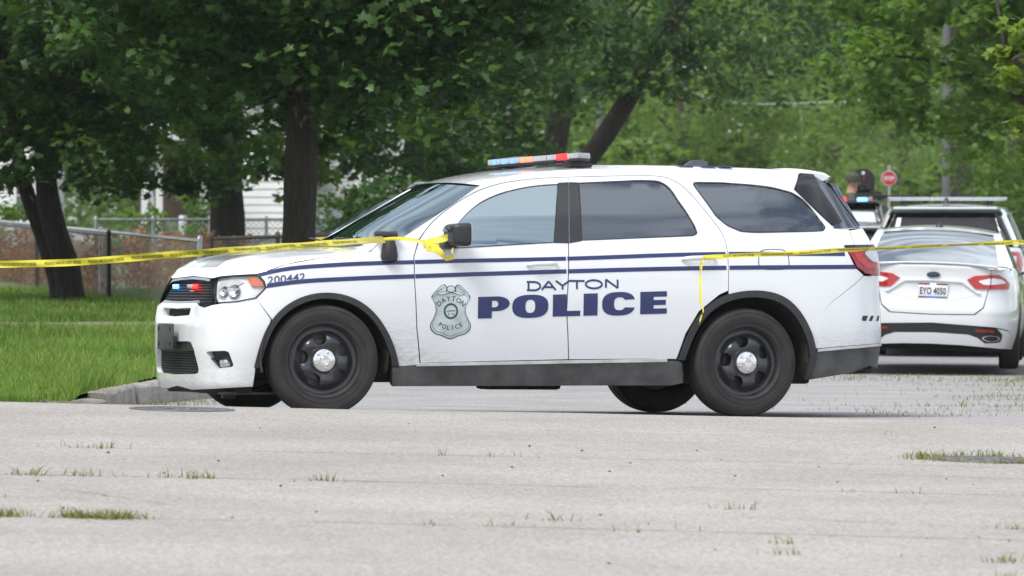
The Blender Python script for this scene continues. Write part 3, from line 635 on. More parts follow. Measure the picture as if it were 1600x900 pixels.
for side in (-1, 1):
    far = side > 0
    # fender
    i0 = min(range(len(AFs)), key=lambda i: abs(AFs[i][0]-.565) + abs(AFs[i][1]-.645))
    fender = [(.485, .951), (.527, .905), (.541, .86), (.472, .787)]+AFs[i0:]+[(1.622, .352), (1.585, .597), (1.564, .934), (1.565, 1.081), (1.583, 1.131), (1.606, 1.192), (1.52, 1.203), (1.43, 1.178), (1.337, 1.168), (1.276, 1.113), (1.184, 1.093), (.914, 1.060), (.68, 1.018)]
    panel(B, 'fender', grow(fender, .0015), 'white_paint', suv, side=side, res=.045)
    # body side: pillars, roof rail, quarter panel
    quarter_win = chaikin([(3.663, 1.619), (3.896, 1.618), (4.091, 1.603), (4.254, 1.588), (4.397, 1.559), (4.477, 1.515), (4.531, 1.462), (4.631, 1.323), (4.601, 1.293), (3.99, 1.281), (3.882, 1.324), (3.81, 1.385), (3.763, 1.464)], 2, .12)
    edge_top = smooth_poly([(1.508, 1.211), (1.776, 1.371), (1.951, 1.478), (2.107, 1.573), (2.297, 1.633), (2.49, 1.667), (2.729, 1.688), (3.063, 1.703), (3.541, 1.711), (4.016, 1.705), (4.354, 1.697), (4.5, 1.692)], 5)
    i1 = min(range(len(ARs)), key=lambda i: abs(ARs[i][0]-3.85) + abs(ARs[i][1]-.853)); i2 = min(range(len(ARs)), key=lambda i: abs(ARs[i][0]-4.46)+abs(ARs[i][1]-.61))
    seam_f = smooth_poly([(1.615, 1.203), (1.705, 1.303), (1.815, 1.392), (1.934, 1.466), (2.04, 1.522), (2.152, 1.565), (2.27, 1.596), (2.387, 1.616), (2.576, 1.635), (2.753, 1.645)], 4)
    seam_r = smooth_poly([(2.757, 1.645), (3.05, 1.657), (3.28, 1.663), (3.40, 1.663), (3.47, 1.655), (3.535, 1.632), (3.59, 1.594), (3.65, 1.532), (3.755, 1.394), (3.80, 1.33), (3.832, 1.272), (3.850, 1.215), (3.855, 1.16), (3.857, 1.041), (3.853, .869)], 4)
    frame = edge_top+[(4.427, 1.581), (4.684, 1.336), (4.70, 1.308), (4.84, 1.306), (4.845, 1.19), (4.755, 1.19), (4.825, 1.04), (4.90, .988), (4.622, .798)]+ARs[i1:i2+1][::-1]+[(x, z) for x, z in seam_r[::-1]]+[(x, z) for x, z in seam_f[::-1]]
    fp = panel(B, 'body_side', grow(frame, .0010), 'white_paint', suv, holes=[quarter_win], side=side, res=.045)
    panel(B, 'quarter_window', quarter_win, 'privacy_glass', fp, side=side, off=-.005, flange=0, res=.05)
    # doors
    fw = smooth_poly([(1.775, 1.150), (1.884, 1.281), (1.975, 1.372), (2.074, 1.443), (2.185, 1.496), (2.307, 1.536), (2.42, 1.562), (2.541, 1.580), (2.672, 1.590)], 3)+[(2.592, 1.193), (1.908, 1.148)]
    fd = [(1.632, .367), (1.596, .597), (1.574, .934), (1.575, 1.081), (1.594, 1.131), (1.619, 1.190)]+[(x+.004, z-.007) for x, z in seam_f[2:-1]]+[(2.750, 1.638), (2.682, 1.159), (2.658, .731), (2.687, .396)]
    d1 = panel(B, 'front_door', grow(fd, .0015), 'white_paint', suv, holes=[fw], side=side, res=.045)
    panel(B, 'window', fw, 'tint_glass', d1, side=side, off=-.006, flange=0, res=.06)
    panel(B, 'pillar_cover', [(2.673, 1.600), (2.7462, 1.605), (2.6870, 1.186), (2.585, 1.186)], 'gloss_black', d1, side=side, off=.003, flange=.003)
    rw = [(2.829, 1.601)]+smooth_poly([(3.1, 1.615), (3.36, 1.621), (3.42, 1.615), (3.472, 1.587), (3.54, 1.481), (3.605, 1.371), (3.636, 1.300), (3.640, 1.272), (3.62, 1.258), (3.56, 1.251)], 4)+[(2.795, 1.207)]
    rd = [(2.757, 1.638)]+grow(seam_r+[(2.76, .869)], -.008)[1:-2]+[(3.845, .874), (3.78, .846), (3.63, .73), (3.535, .575), (3.479, .402), (3.261, .403), (2.698, .396), (2.669, .731), (2.693, 1.159)]
    d2 = panel(B, 'rear_door', grow(rd, .0015), 'white_paint', suv, holes=[rw], side=side, res=.045)
    panel(B, 'window', rw, 'privacy_glass', d2, side=side, off=-.006, flange=0, res=.06)
    panel(B, 'pillar_cover', [(2.7516, 1.605), (2.819, 1.605), (2.785, 1.200), (2.6956, 1.186)], 'gloss_black', d2, side=side, off=.003, flange=.003)
    for dd, ring, nm in ((d1, fw, 'window_trim'), (d2, rw, 'window_trim')):
        c = np.mean(ring, axis=0); out = [tuple(c+(np.array(p)-c)*(1+.009/max(.1, np.linalg.norm(np.array(p)-c)))) for p in ring]
        panel(B, nm, out, 'black_trim', dd, holes=[ring], side=side, off=.0025, flange=.008, res=.06)
    c = np.mean(quarter_win, axis=0); out = [tuple(c+(np.array(p)-c)*(1+.010/max(.1, np.linalg.norm(np.array(p)-c)))) for p in quarter_win]
    panel(B, 'window_trim', out, 'black_trim', fp, holes=[quarter_win], side=side, off=.0025, flange=.008, res=.06)
    # handles: a grip bar standing off the door with a shallow cup behind
    for dd, s_a, s_b, zc in ((d1, 2.372, 2.595, 1.037), (d2, 3.506, 3.757, 1.088)):
        m = MB(); n = 14; rings = []
        for i in range(n+1):
            t = i/n; s_ = s_a+(s_b-s_a)*t; z_ = zc+.008*(t-.5)*2*.5
            h = .017*(1-abs(2*t-1)**6*.55); o_ = .006+.030*(1-abs(2*t-1)**4)
            p = B.P([s_], [z_])[0]; nn = B.normal(np.array([s_]), np.array([z_]))[0]
            ring = []
            for a in range(10):
                an = 2*math.pi*a/10; ring.append(p+nn*(o_+.011*math.cos(an))+np.array([0, 0, 1])*h*math.sin(an))
            rings.append(ring)
        v = [q*np.array([1, -side if far else 1, 1]) for r in rings for q in r]
        f = [(i*10+k, i*10+(k+1) % 10, (i+1)*10+(k+1) % 10, (i+1)*10+k) for i in range(n) for k in range(10)]+[tuple(range(10)), tuple(n*10+k for k in range(10))]
        if far: v = [q*np.array([1, 1, 1]) for q in v]
        m.add(v, f).build('handle', 'clean_white_paint', dd)
        panel(B, 'handle_cup', chaikin([(s_a+.04, zc-.028), (s_b-.04, zc-.028), (s_b-.03, zc+.02), (s_a+.03, zc+.024)], 2), 'white_paint', dd, side=side, off=.0012, flange=0, extra=None)
    # cladding, arches, strips
    sill = [(1.441, .205), (1.432, .331), (1.622, .345), (2.693, .368), (3.412, .386), (3.50, .385), (3.525, .372), (3.546, .237), (3.469, .22)]
    panel(B, 'sill_cladding', sill, 'dirty_cladding', suv, side=side, off=.004, flange=.05)
    strip = lambda pts, t: [(a, b-t/2) for a, b in pts]+[(a, b+t/2) for a, b in pts[::-1]]
    panel(B, 'sill_strip', strip([(1.60, .353), (2.1, .364), (2.693, .378), (3.41, .392)], .020), 'strip_silver', suv, side=side, off=.012, flange=.012)
    for arc, c, k, nm in ((AFs, (.95, .382), .91, 'wheel_arch_trim'), (ARs, (3.99, .382), .905, 'wheel_arch_trim')):
        inn = shrink(arc, c, k); panel(B, nm, arc+inn[::-1], 'arch_trim', suv, side=side, off=.012, flange=.07, res=.035)
    clad = [(4.51, .455), (4.75, .475), (5.032, .492), (5.4, .50), (S1, .50), (S1, .29), (5.4, .30), (5.1, .345), (4.98, .36), (4.80, .31), (4.488, .262)]
    panel(B, 'rear_cladding', clad, 'dirty_cladding', suv, side=side, off=-.002, flange=.04)
    panel(B, 'rear_strip', strip([(4.522, .466), (4.75, .486), (5.032, .505), (5.5, .512), (S1, .513)], .018), 'strip_silver', suv, side=side, off=.008, flange=.012)
    # D-pillar cover and side slice of the rear glass
    panel(B, 'pillar_cover', [(4.505, 1.692), (4.630, 1.685), (4.655, 1.598), (4.790, 1.358), (4.690, 1.339), (4.435, 1.581)], 'gloss_black', fp, side=side, off=.010, flange=.02)
    panel(B, 'rear_side_glass', [(4.640, 1.680), (4.775, 1.60), (4.90, 1.45), (5.003, 1.32), (4.705, 1.314), (4.70, 1.35), (4.66, 1.6)], 'privacy_glass', fp, side=side, off=-.002, flange=0)
    # tail lamp
    tl = panel(B, 'tail_light', [(4.764, 1.180), (5.17, 1.194), (5.40, 1.18), (5.38, 1.02), (5.16, .985), (5.01, .990), (4.910, 1.002), (4.838, 1.044)], 'red_lens', suv, side=side, off=.012, flange=.03, res=.035)
    panel(B, 'lamp_surround', [(4.752, 1.192), (5.40, 1.206), (5.40, 1.186), (4.762, 1.176)], 'gloss_black', tl, side=side, off=.015, flange=.02)
    panel(B, 'reversing_lens', chaikin([(4.90, 1.155), (5.10, 1.160), (5.09, 1.075), (4.975, 1.085)], 2), 'reflector', tl, side=side, off=.0145, flange=.004)
    panel(B, 'light_tube', [(4.79, 1.165), (4.87, 1.165), (4.93, 1.07), (5.15, 1.06), (5.15, 1.035), (4.92, 1.038), (4.855, 1.085)], 'red_bright', tl, side=side, off=.0145, flange=.004)
    # rear corner stripes
    for q in range(3):
        a = 4.878+.062*q+.02*(q > 1); panel(B, 'corner_stripe', [(a, .672), (a+.032, .672), (a+.056, .708), (a+.024+.0*(q == 0), .708)] if q else [(a, .672), (a+.034, .672), (a+.056, .708), (a+.006, .708), (a-.006, .69)], 'black_trim', suv, side=side, off=.002, flange=0)
    # stripes
    su = smooth_poly([(.476, .945), (.642, .983), (.965, 1.016), (1.56, 1.044), (2.67, 1.080), (3.678, 1.122), (4.75, 1.135)], 5); sl = smooth_poly([(.539, .873), (.706, .898), (1.127, .928), (1.557, .948), (2.667, .993), (3.2, 1.012), (3.672, 1.026), (4.831, 1.047)], 5)
    for st, th in ((su, .027), (sl, .029)):
        for (a, b, pr) in ((0, 1.566, suv), (1.574, 2.662, d1), (2.672, 3.838, d2), (3.86, 9, fp)):
            seg = [p for p in st if a <= p[0] <= b]
            if a > 1: seg = [(a, float(np.interp(a, [p[0] for p in st], [p[1] for p in st])))]+seg
            if b < 5: seg = seg+[(b, float(np.interp(b, [p[0] for p in st], [p[1] for p in st])))]
            panel(B, 'stripe', strip(seg, th), 'navy', pr, side=side, off=.0018, flange=0, res=.06)
    # fuel flap only on the driver's side
    if not far:
        fl = chaikin([(4.098, 1.158), (4.302, 1.161), (4.308, 1.05), (4.282, 1.023), (4.09, 1.021), (4.080, 1.07)], 2, .2)
        c = np.mean(fl, axis=0); out = [tuple(c+(np.array(p)-c)*1.05) for p in fl]
        panel(B, 'flap_seam', out, 'black_trim', fp, holes=[fl], side=side, off=.0012, flange=0, res=.05)
    # headlight: housing, reflector bowls, amber corner, clear lens
    hl = [(.005, .924), (.099, .931), (.30, .941), (.480, .944), (.519, .903), (.532, .86), (.465, .794), (.329, .767), (.165, .757), (.10, .80), (.055, .86)]
    h = panel(B, 'headlight', hl, 'lamp_housing', suv, side=side, off=-.022, flange=.01, res=.04)
    panel(B, 'side_marker', [(.392, .925), (.470, .930), (.510, .893), (.515, .872), (.43, .872)], 'amber', h, side=side, off=-.006, flange=.01)
    panel(B, 'lamp_bezel', [(.10, .905), (.30, .92), (.36, .90), (.30, .875), (.14, .868), (.115, .85), (.22, .80), (.20, .785), (.13, .80), (.075, .86)], 'lamp_grey', h, side=side, off=-.016, flange=.006)
    for ss, zz, rr in ((.19, .835, .038), (.29, .84, .046)):
        p = B.P([ss], [zz], -.016)[0]; nn = B.normal(np.array([ss]), np.array([zz]))[0]
        y = Vector(nn*np.array([1, side if far else 1, 1])*np.array([1, -1 if far else 1, 1])) if False else Vector((nn[0], nn[1]*(-1 if far else 1), nn[2]))
        q = y.to_track_quat('Y', 'Z').to_matrix().to_4x4(); M = Matrix.Translation(Vector((p[0], p[1]*(-1 if far else 1), p[2]))) @ q
        MB().lathe([(0, -.02), (rr*.5, -.015), (rr*.9, .0), (rr, .012), (rr*.92, .012), (rr*.55, .0), (0, -.004)], 20, M).build('projector', 'chrome', h)
    panel(B, 'lens', hl, 'lens_glass', h, side=side, off=.004, flange=0, res=.045)
    panel(B, 'lens_rim', hl, 'black_trim', h, holes=[[tuple(np.array((.28, .855))+(np.array(p)-np.array((.28, .855)))*.972) for p in hl]], side=side, off=.004, flange=.02)
    # front fog lamp set into the bumper
    fog = chaikin([(.068, .430), (.277, .437), (.315, .330), (.145, .311)], 2, .1)
    fg = panel(B, 'fog_light', fog, 'black_trim', suv, side=side, off=-.05, flange=.01)
    p = B.P([.215], [.352], -.045)[0]; MB().lathe([(0, -.025), (.03, -.02), (.042, 0), (.036, 0), (.02, -.012), (0, -.016)], 18, Matrix.Translation(Vector((p[0], p[1]*(-1 if far else 1), p[2]))) @ Matrix.Rotation(R(-40 if not far else 40), 4, 'Z')).build('fog_bulb', 'reflector', fg)
    panel(B, 'fog_bar', [(.09, .385), (.296, .392), (.300, .378), (.10, .370)], 'gloss_black', fg, side=side, off=-.02, flange=.02)
# front bumper cover with its openings, over both halves
intake = [(S0, .713), (-.24, .722), (-.222, .714), (-.228, .679), (-.25, .674), (S0, .665)]
lgr = [(S0, .490), (-.24, .494), (-.17, .488), (-.105, .44), (-.045, .31), (-.055, .288), (-.104, .278), (S0, .270)]
fog = chaikin([(.068, .430), (.277, .437), (.315, .330), (.145, .311)], 2, .1)
bump = [(S0, .750), (S0, .716), (-.24, .7235), (-.216, .716), (-.222, .676), (-.25, .671), (S0, .662), (S0, .492), (-.24, .496), (-.168, .49), (-.102, .441), (-.041, .31), (-.052, .285), (-.104, .275), (S0, .267), (S0, .19), (-.261, .167), (.10, .178), (.445, .198), (.462, .30)]+[p for p in AFs if p[1] < .645 and p[0] < .9 and p[1] > .327]+[(.5665, .6495), (.4700, .7850), (.329, .757), (.165, .747), (.121, .742), (.027, .724), (-.06, .735), (-.14, .756), (-.3, .752)]
panel(B, 'front_bumper', bump, 'white_paint', suv, holes=[fog], across=True, res=.04, flange=.05)
panel(B, 'intake_slot', intake, 'underbody', suv, across=True, off=-.045, flange=0)
# meshes of the grilles: hexagon bars standing in front of a dark back plate
def hexmesh(name, poly, cell, bar, off, parent, depth=.012, sx=1.5):
    v, f = fill(poly, (), .06); V, F, N = skin(B, v, f, off-.03, 0, -1); V2, F2, N2 = skin(B, v, f, off-.03, 0, 1)
    bk = mesh_obj(name, np.vstack([V, V2]), np.vstack([F, F2+len(V)]), 'underbody', parent, True, np.vstack([N, N2]))
    mn = np.min(poly, 0); mx = np.max(poly, 0); m = MB(); dz = cell*.866; row = 0; z = mn[1]
    segs = []
    while z < mx[1]+cell:
        s = mn[0]-cell*sx + (row % 2)*cell*sx*.5
        while s < mx[0]+cell:
            c = np.array([s, z]); pts = [c+np.array([math.sin(a)*cell*sx*.577, math.cos(a)*cell*.577]) for a in [math.pi/3*k for k in range(6)]]
            for k in (0, 1, 2): segs.append((pts[k], pts[k+1]))
            s += cell*sx
        z += dz; row += 1
    A = np.array([(*a, *b) for a, b in segs]); mid = (A[:, :2]+A[:, 2:])/2; k = inside(np.array(poly), mid) & inside(np.array(poly), A[:, :2]) & inside(np.array(poly), A[:, 2:]) & (A[:, 0] >= S0) & (A[:, 2] >= S0); A = A[k]
    d = A[:, 2:]-A[:, :2]; n = np.stack([-d[:, 1], d[:, 0]], 1); n /= np.linalg.norm(n, axis=1)[:, None]; n *= bar/2
    q = np.vstack([A[:, :2]+n, A[:, :2]-n, A[:, 2:]-n, A[:, 2:]+n]); P = B.P(q[:, 0], q[:, 1], off); Pb = B.P(q[:, 0], q[:, 1], off-depth); c = len(A); i = np.arange(c)
    V = np.vstack([P, Pb]); F = np.vstack([np.stack([i, i+c, i+2*c, i+3*c], 1), np.stack([i+c, i+5*c, i+6*c, i+2*c], 1), np.stack([i, i+3*c, i+7*c, i+4*c], 1)])
    F = np.vstack([F, F[:, ::-1]+len(V)]); V = np.vstack([V, V*[1, -1, 1]])
    o = mesh_obj('mesh', V, F, 'black_trim', bk, False); tag(o, kind='stuff'); return bk
gril = [(S0, .932), (-.257, .925), (-.058, .913), (-.02, .895), (.045, .86), (.09, .80), (.128, .757), (.121, .749), (.027, .732), (-.06, .744), (-.14, .764), (-.3, .758), (S0, .755)]
gb = hexmesh('grille', gril, .022, .006, -.028, suv)
panel(B, 'grille_frame', gril, 'gloss_black', gb, holes=[], across=True, off=-.075, flange=0)
ring_in = [(S0, .920), (-.257, .913), (-.07, .901), (-.03, .885), (.03, .853), (.074, .797), (.105, .76), (.027, .745), (-.06, .757), (-.14, .777), (-.3, .771), (S0, .768)]
panel(B, 'grille_rim', [(S0, .936), (-.257, .929), (-.055, .917), (-.01, .897), (.055, .862), (.10, .80), (.135, .753), (.121, .745), (.027, .728), (-.06, .739), (-.14, .759), (-.3, .754), (S0, .751)]+ring_in[::-1], 'gloss_black', gb, across=True, off=-.004, flange=.04, res=.04)
for y, mm in ((.33, 'led_blue'), (-.02, 'lightbar_clear'), (-.13, 'led_red')):
    ss = S0+abs(y); p = B.P([ss], [.868], -.012)[0]; MB().box((p[0], abs(p[1])*(1 if y > 0 else -1), .868), (.02, .10, .030), .006).build('grille_light', mm, gb)
p = B.P([S0+.13], [.836], -.012)[0]; MB().box((p[0], p[1], .836), (.006, .12, .014), .002).build('grille_badge', 'red_lens', gb)
hexmesh('lower_grille', lgr, .020, .0055, -.03, suv)
panel(B, 'lower_beam', [(S0, .489), (-.24, .493), (-.17, .487), (-.125, .455), (-.14, .430), (S0, .425)], 'black_trim', suv, across=True, off=-.012, flange=.03)
pl = MB().box((.118, .05, .527), (.02, .36, .175), .012).box((.138, .05, .50), (.03, .30, .06), .008)
plate_o = pl.build('plate_bracket', mat('bracket_grey', (.045, .05, .05), .5, var=.3, vscale=15), suv)
for (y, z) in ((-.09, .58), (.19, .58), (-.09, .475), (.19, .475)): MB().box((.107, y, z), (.006, .022, .03), .003).build('bolt_slot', 'underbody', plate_o)
panel(B, 'front_lip', [(S0, .195), (-.261, .172), (.10, .182), (.44, .20), (.43, .135), (.1, .125), (S0, .13)], 'underbody', suv, across=True, off=-.03, flange=.1)
MB().box((.42, -.45, .16), (.10, .05, .10), .01).box((.55, -.55, .15), (.5, .35, .02), .008).build('skid_plate', 'black_trim', suv)
# rear bumper and hatch, across
rb = [(4.512, .480), (4.75, .500), (5.032, .517), (5.5, .523), (S1, .525), (S1, .80), (5.42, .80), (5.40, .97), (5.16, .976), (5.01, .981), (4.905, .983), (4.625, .795)]+[p for p in ARs[i2:] if p[1] > .485]
panel(B, 'rear_bumper', grow(rb, .001), 'white_paint', suv, across=True, res=.05)
hat = [(5.428, .808), (S1, .808), (S1, 1.33), (5.05, 1.32), (4.85, 1.30), (4.853, 1.198), (5.17, 1.205), (5.41, 1.19), (5.39, 1.02)]
panel(B, 'tailgate', hat, 'white_paint', suv, across=True, res=.05)
panel(B, 'rear_window', [(5.03, 1.335), (S1, 1.345), (S1, 1.64), (5.2, 1.635), (4.80, 1.605)], 'privacy_glass', suv, across=True, off=-.003, flange=0)
# dark inner shell so that no gap looks through
wellF = [(x, z) for x, z in shrink(AFs, (.95, .382), .93)]; wellR = [(x, z) for x, z in shrink(ARs, (3.99, .382), .93)]
shell = [(S0, .22), (.44, .22)]+wellF+[(1.47, .24), (3.48, .24)]+wellR+[(4.6, .30), (S1, .32), (S1, 1.30), (4.72, 1.28), (3.9, 1.22), (2.8, 1.15), (1.9, 1.09), (1.4, 1.06), (.9, 1.0), (.5, .9), (.1, .90), (S0, .90)]
panel(B, 'inner_shell', shell, 'underbody', suv, across=True, off=-.055, flange=0, res=.08)
MB().box((2.6, 0, .30), (3.9, 1.5, .14), .03).box((2.5, -.45, .215), (.55, .25, .07), .03).box((4.5, .3, .34), (.5, .7, .16), .05).build('floor_pan', 'underbody', suv)
for x_, r_ in ((3.99, .05), (.95, .035)): MB().tube([(x_, -.7, .36), (x_, .7, .36)], r_).build('axle', 'underbody', suv)
# ---- lofts: hood, windscreen, roof, spoiler
def line_of(pts, n):
    q = catmull(pts, 10); s = np.r_[0, np.cumsum(np.linalg.norm(np.diff(q, axis=0), axis=1))]; t = np.linspace(0, s[-1], n)
    return np.stack([np.interp(t, s, q[:, i]) for i in range(q.shape[1])], 1)
def loft_obj(name, G, m, parent, flip=False, thick=0):
    nu, nv = G.shape[:2]; f = grid_faces(nu, nv, flip)
    return mesh_obj(name, G.reshape(-1, 3), f, m, parent, True)
def sym(H):  # H[u, v, 3] from centre (v=0) to near edge -> full width
    far_ = H[:, 1:][:, ::-1]*np.array([1, -1, 1]); return np.concatenate([far_, H], 1)
NU, NV = 40, 22
e = line_of([(.483, .957), (.68, 1.022), (.914, 1.064), (1.184, 1.097), (1.272, 1.120), (1.330, 1.172)], NU); E = B.P(e[:, 0], e[:, 1])
fr_s = np.linspace(S0, .483, 60); FRc = B.P(fr_s, np.interp(fr_s, [S0, -.05, .1, .483], [.940, .924, .938, .955]))
xc = np.interp(np.linspace(0, 1, NU), np.linspace(0, 1, NU), np.linspace(FRc[0, 0], 1.24, NU)); u = np.linspace(0, 1, NU)
u2 = u**1.25; xc = FRc[0, 0]+(1.24-FRc[0, 0])*u2
zc = herm([FRc[0, 0], FRc[0, 0]+.025, FRc[0, 0]+.075, .433, .75, 1.12, 1.3], [.940, .978, 1.012, 1.048, 1.107, 1.147, 1.162], xc)
H = np.zeros((NU, NV, 3)); vv = np.linspace(0, 1, NV)
for i in range(NU):
    yE = -E[i, 1]; y = vv*yE
    xf = np.interp(vv*(-FRc[-1, 1]), -FRc[:, 1], FRc[:, 0]); g0 = (xf-xf[0])/(xf[-1]-xf[0]); g = g0*(1-u[i])**1.0+vv**2*(1-(1-u[i]))
    zf = np.interp(vv*(-FRc[-1, 1]), -FRc[:, 1], FRc[:, 2])
    z = E[i, 2]+(zc[i]-E[i, 2])*(1-vv**3.2)
    z += .012*np.exp(-((vv-.50)/.14)**2)*np.sin(math.pi*min(1, u[i]*1.25))     # power bulge
    kk = max(0, 1-u[i]*14); z = z*(1-kk)+zf*kk
    H[i, :, 0] = xc[i]+(E[i, 0]-xc[i])*g; H[i, :, 1] = -y; H[i, :, 2] = z
HOOD_G = H.copy(); hood = loft_obj('hood', sym(H), 'white_paint', suv)
e = line_of([(1.40, 1.168), (1.508, 1.208), (1.776, 1.368), (1.951, 1.475), (2.107, 1.570)], 24); E = B.P(e[:, 0], e[:, 1], -.004)
H = np.zeros((24, NV, 3)); t = np.linspace(0, 1, 24)
for i in range(24):
    bx = (1-t[i])*.20+t[i]*.07; bz = t[i]*.028; k = 1-vv**2
    H[i, :, 0] = E[i, 0]-bx*k; H[i, :, 1] = vv*E[i, 1]; H[i, :, 2] = E[i, 2]+bz*k+.0*(1-t[i])
WS = H
loft_obj('windshield', sym(H), 'screen_glass', suv)
# cowl and wipers
Cw = np.zeros((3, NV, 3)); Cw[0] = H[0]; Cw[1] = H[0]+np.array([-.06, 0, -.012]); Cw[2] = H[0]+np.array([-.12, 0, -.05]); loft_obj('cowl', sym(Cw), 'black_trim', suv)
for a, b in (((1.27, -.55, 1.19), (1.33, .02, 1.215)), ((1.24, .02, 1.19), (1.32, .60, 1.215))): MB().tube([a, b], .007, 6).build('wiper', 'black_trim', suv)
e = line_of([(2.107, 1.573), (2.297, 1.633), (2.49, 1.667), (2.729, 1.688), (3.063, 1.703), (3.541, 1.711), (4.016, 1.705), (4.354, 1.697), (4.66, 1.688)], 48); E = B.P(e[:, 0], e[:, 1])
zk = ([2.03, 2.14, 2.47, 2.75, 3.08, 3.55, 4.25, 4.67, 4.9], [1.600, 1.634, 1.696, 1.726, 1.744, 1.750, 1.743, 1.728, 1.715])
H = np.zeros((48, NV, 3)); t = np.linspace(0, 1, 48)
for i in range(48):
    xcn = E[i, 0]-.07*max(0, 1-t[i]*5)**1.5+.06*t[i]**6; k = 1-vv**2.4
    H[i, :, 0] = E[i, 0]+(xcn-E[i, 0])*k; H[i, :, 1] = vv*E[i, 1]; zc_ = herm(zk[0], zk[1], [xcn])[0]; H[i, :, 2] = E[i, 2]+(max(zc_, E[i, 2]+.02)-E[i, 2])*k
ROOF_G = H.copy(); roof = loft_obj('roof', sym(H), 'white_paint', suv)
for x0 in (3.72,):
    for x_ in (x0, x0+.17, x0+.30): MB().box((x_, -.42, 1.737), (.10, .12, .010), .003).build('roof_marking', 'navy', roof)
loft_obj('headliner', sym(H)+np.array([0, 0, -.03]), 'dash_grey', suv, flip=True)
sec = [(4.46, 1.700), (4.50, 1.714), (4.60, 1.710), (4.70, 1.696), (4.742, 1.672), (4.738, 1.655), (4.70, 1.630), (4.62, 1.640)]; ys = np.linspace(-.63, .63, 23); V = []
for y in ys:
    k = 1-(abs(y)/.63)**2.2; e_ = max(0, (abs(y)-.57)/.06); c_ = np.mean(sec, axis=0)
    for (x_, z_) in sec: x_, z_ = (x_+(c_[0]-x_)*.22*e_, z_+(c_[1]-z_)*.35*e_); V.append((x_+.10*k, y, z_+.030*k))
ns = len(sec); mb = MB().add(V, [(i*ns+j, i*ns+(j+1) % ns, (i+1)*ns+(j+1) % ns, (i+1)*ns+j) for i in range(22) for j in range(ns)]+[tuple(range(ns)), tuple(22*ns+j for j in range(ns))]); mb.build('spoiler', 'white_paint', suv, sharp=50)
for x_, nm in ((3.02, 'antenna'), (3.97, 'antenna')):
    b = empty_mesh = MB(); pts = [(x_-.10, 1.745), (x_+.08, 1.745), (x_+.085, 1.785), (x_+.03, 1.795), (x_-.03, 1.788)]
    if x_ < 3.5: pts = [(x_-.07, 1.745), (x_+.06, 1.745), (x_+.055, 1.775), (x_-.05, 1.775)]
    n = len(pts); b.add([(px, -.03+.008*(pz > 1.76), pz) for px, pz in pts]+[(px, .03-.008*(pz > 1.76), pz) for px, pz in pts], [tuple(range(n)), tuple(range(n, 2*n))[::-1]]+[(i, i+n, (i+1) % n+n, (i+1) % n) for i in range(n)])
    if x_ < 3.5: b.tube([(x_+.05, 0, 1.77), (x_+.07, 0, 1.86)], .004, 6)
    b.build('antenna', mat('antenna_grey', (.06, .065, .075), .4), roof)
# ---- cabin
for y in (-.38, .38):
    MB().box((2.15, y, .78), (.52, .50, .16), .05).box((2.48, y, 1.08), (.14, .50, .62), .05, Matrix.Rotation(R(12), 3, 'Y')).box((2.56, y, 1.44), (.09, .26, .17), .035).build('front_seat', 'seat_cloth', suv)
MB().box((3.35, 0, .78), (.5, 1.3, .16), .05).box((3.66, 0, 1.05), (.14, 1.3, .56), .05, Matrix.Rotation(R(14), 3, 'Y')).build('rear_seat', 'seat_cloth', suv)
MB().box((1.62, 0, 1.02), (.42, 1.42, .20), .06).box((1.60, 0, .80), (.3, 1.4, .4), .05).build('dashboard', 'dash_grey', suv)
MB().box((2.78, 0, 1.15), (.03, 1.35, .8), .01).build('prisoner_partition', 'dash_grey', suv)
MB().lathe([(.175, -.014), (.19, 0), (.175, .014), (.16, 0)], 24, Matrix.Translation((1.93, -.38, 1.06)) @ Matrix.Rotation(R(65), 4, 'Y') @ Matrix.Rotation(R(90), 4, 'X'), True).box((1.90, -.38, 1.05), (.06, .12, .10), .02).build('steering_wheel', 'black_trim', suv)
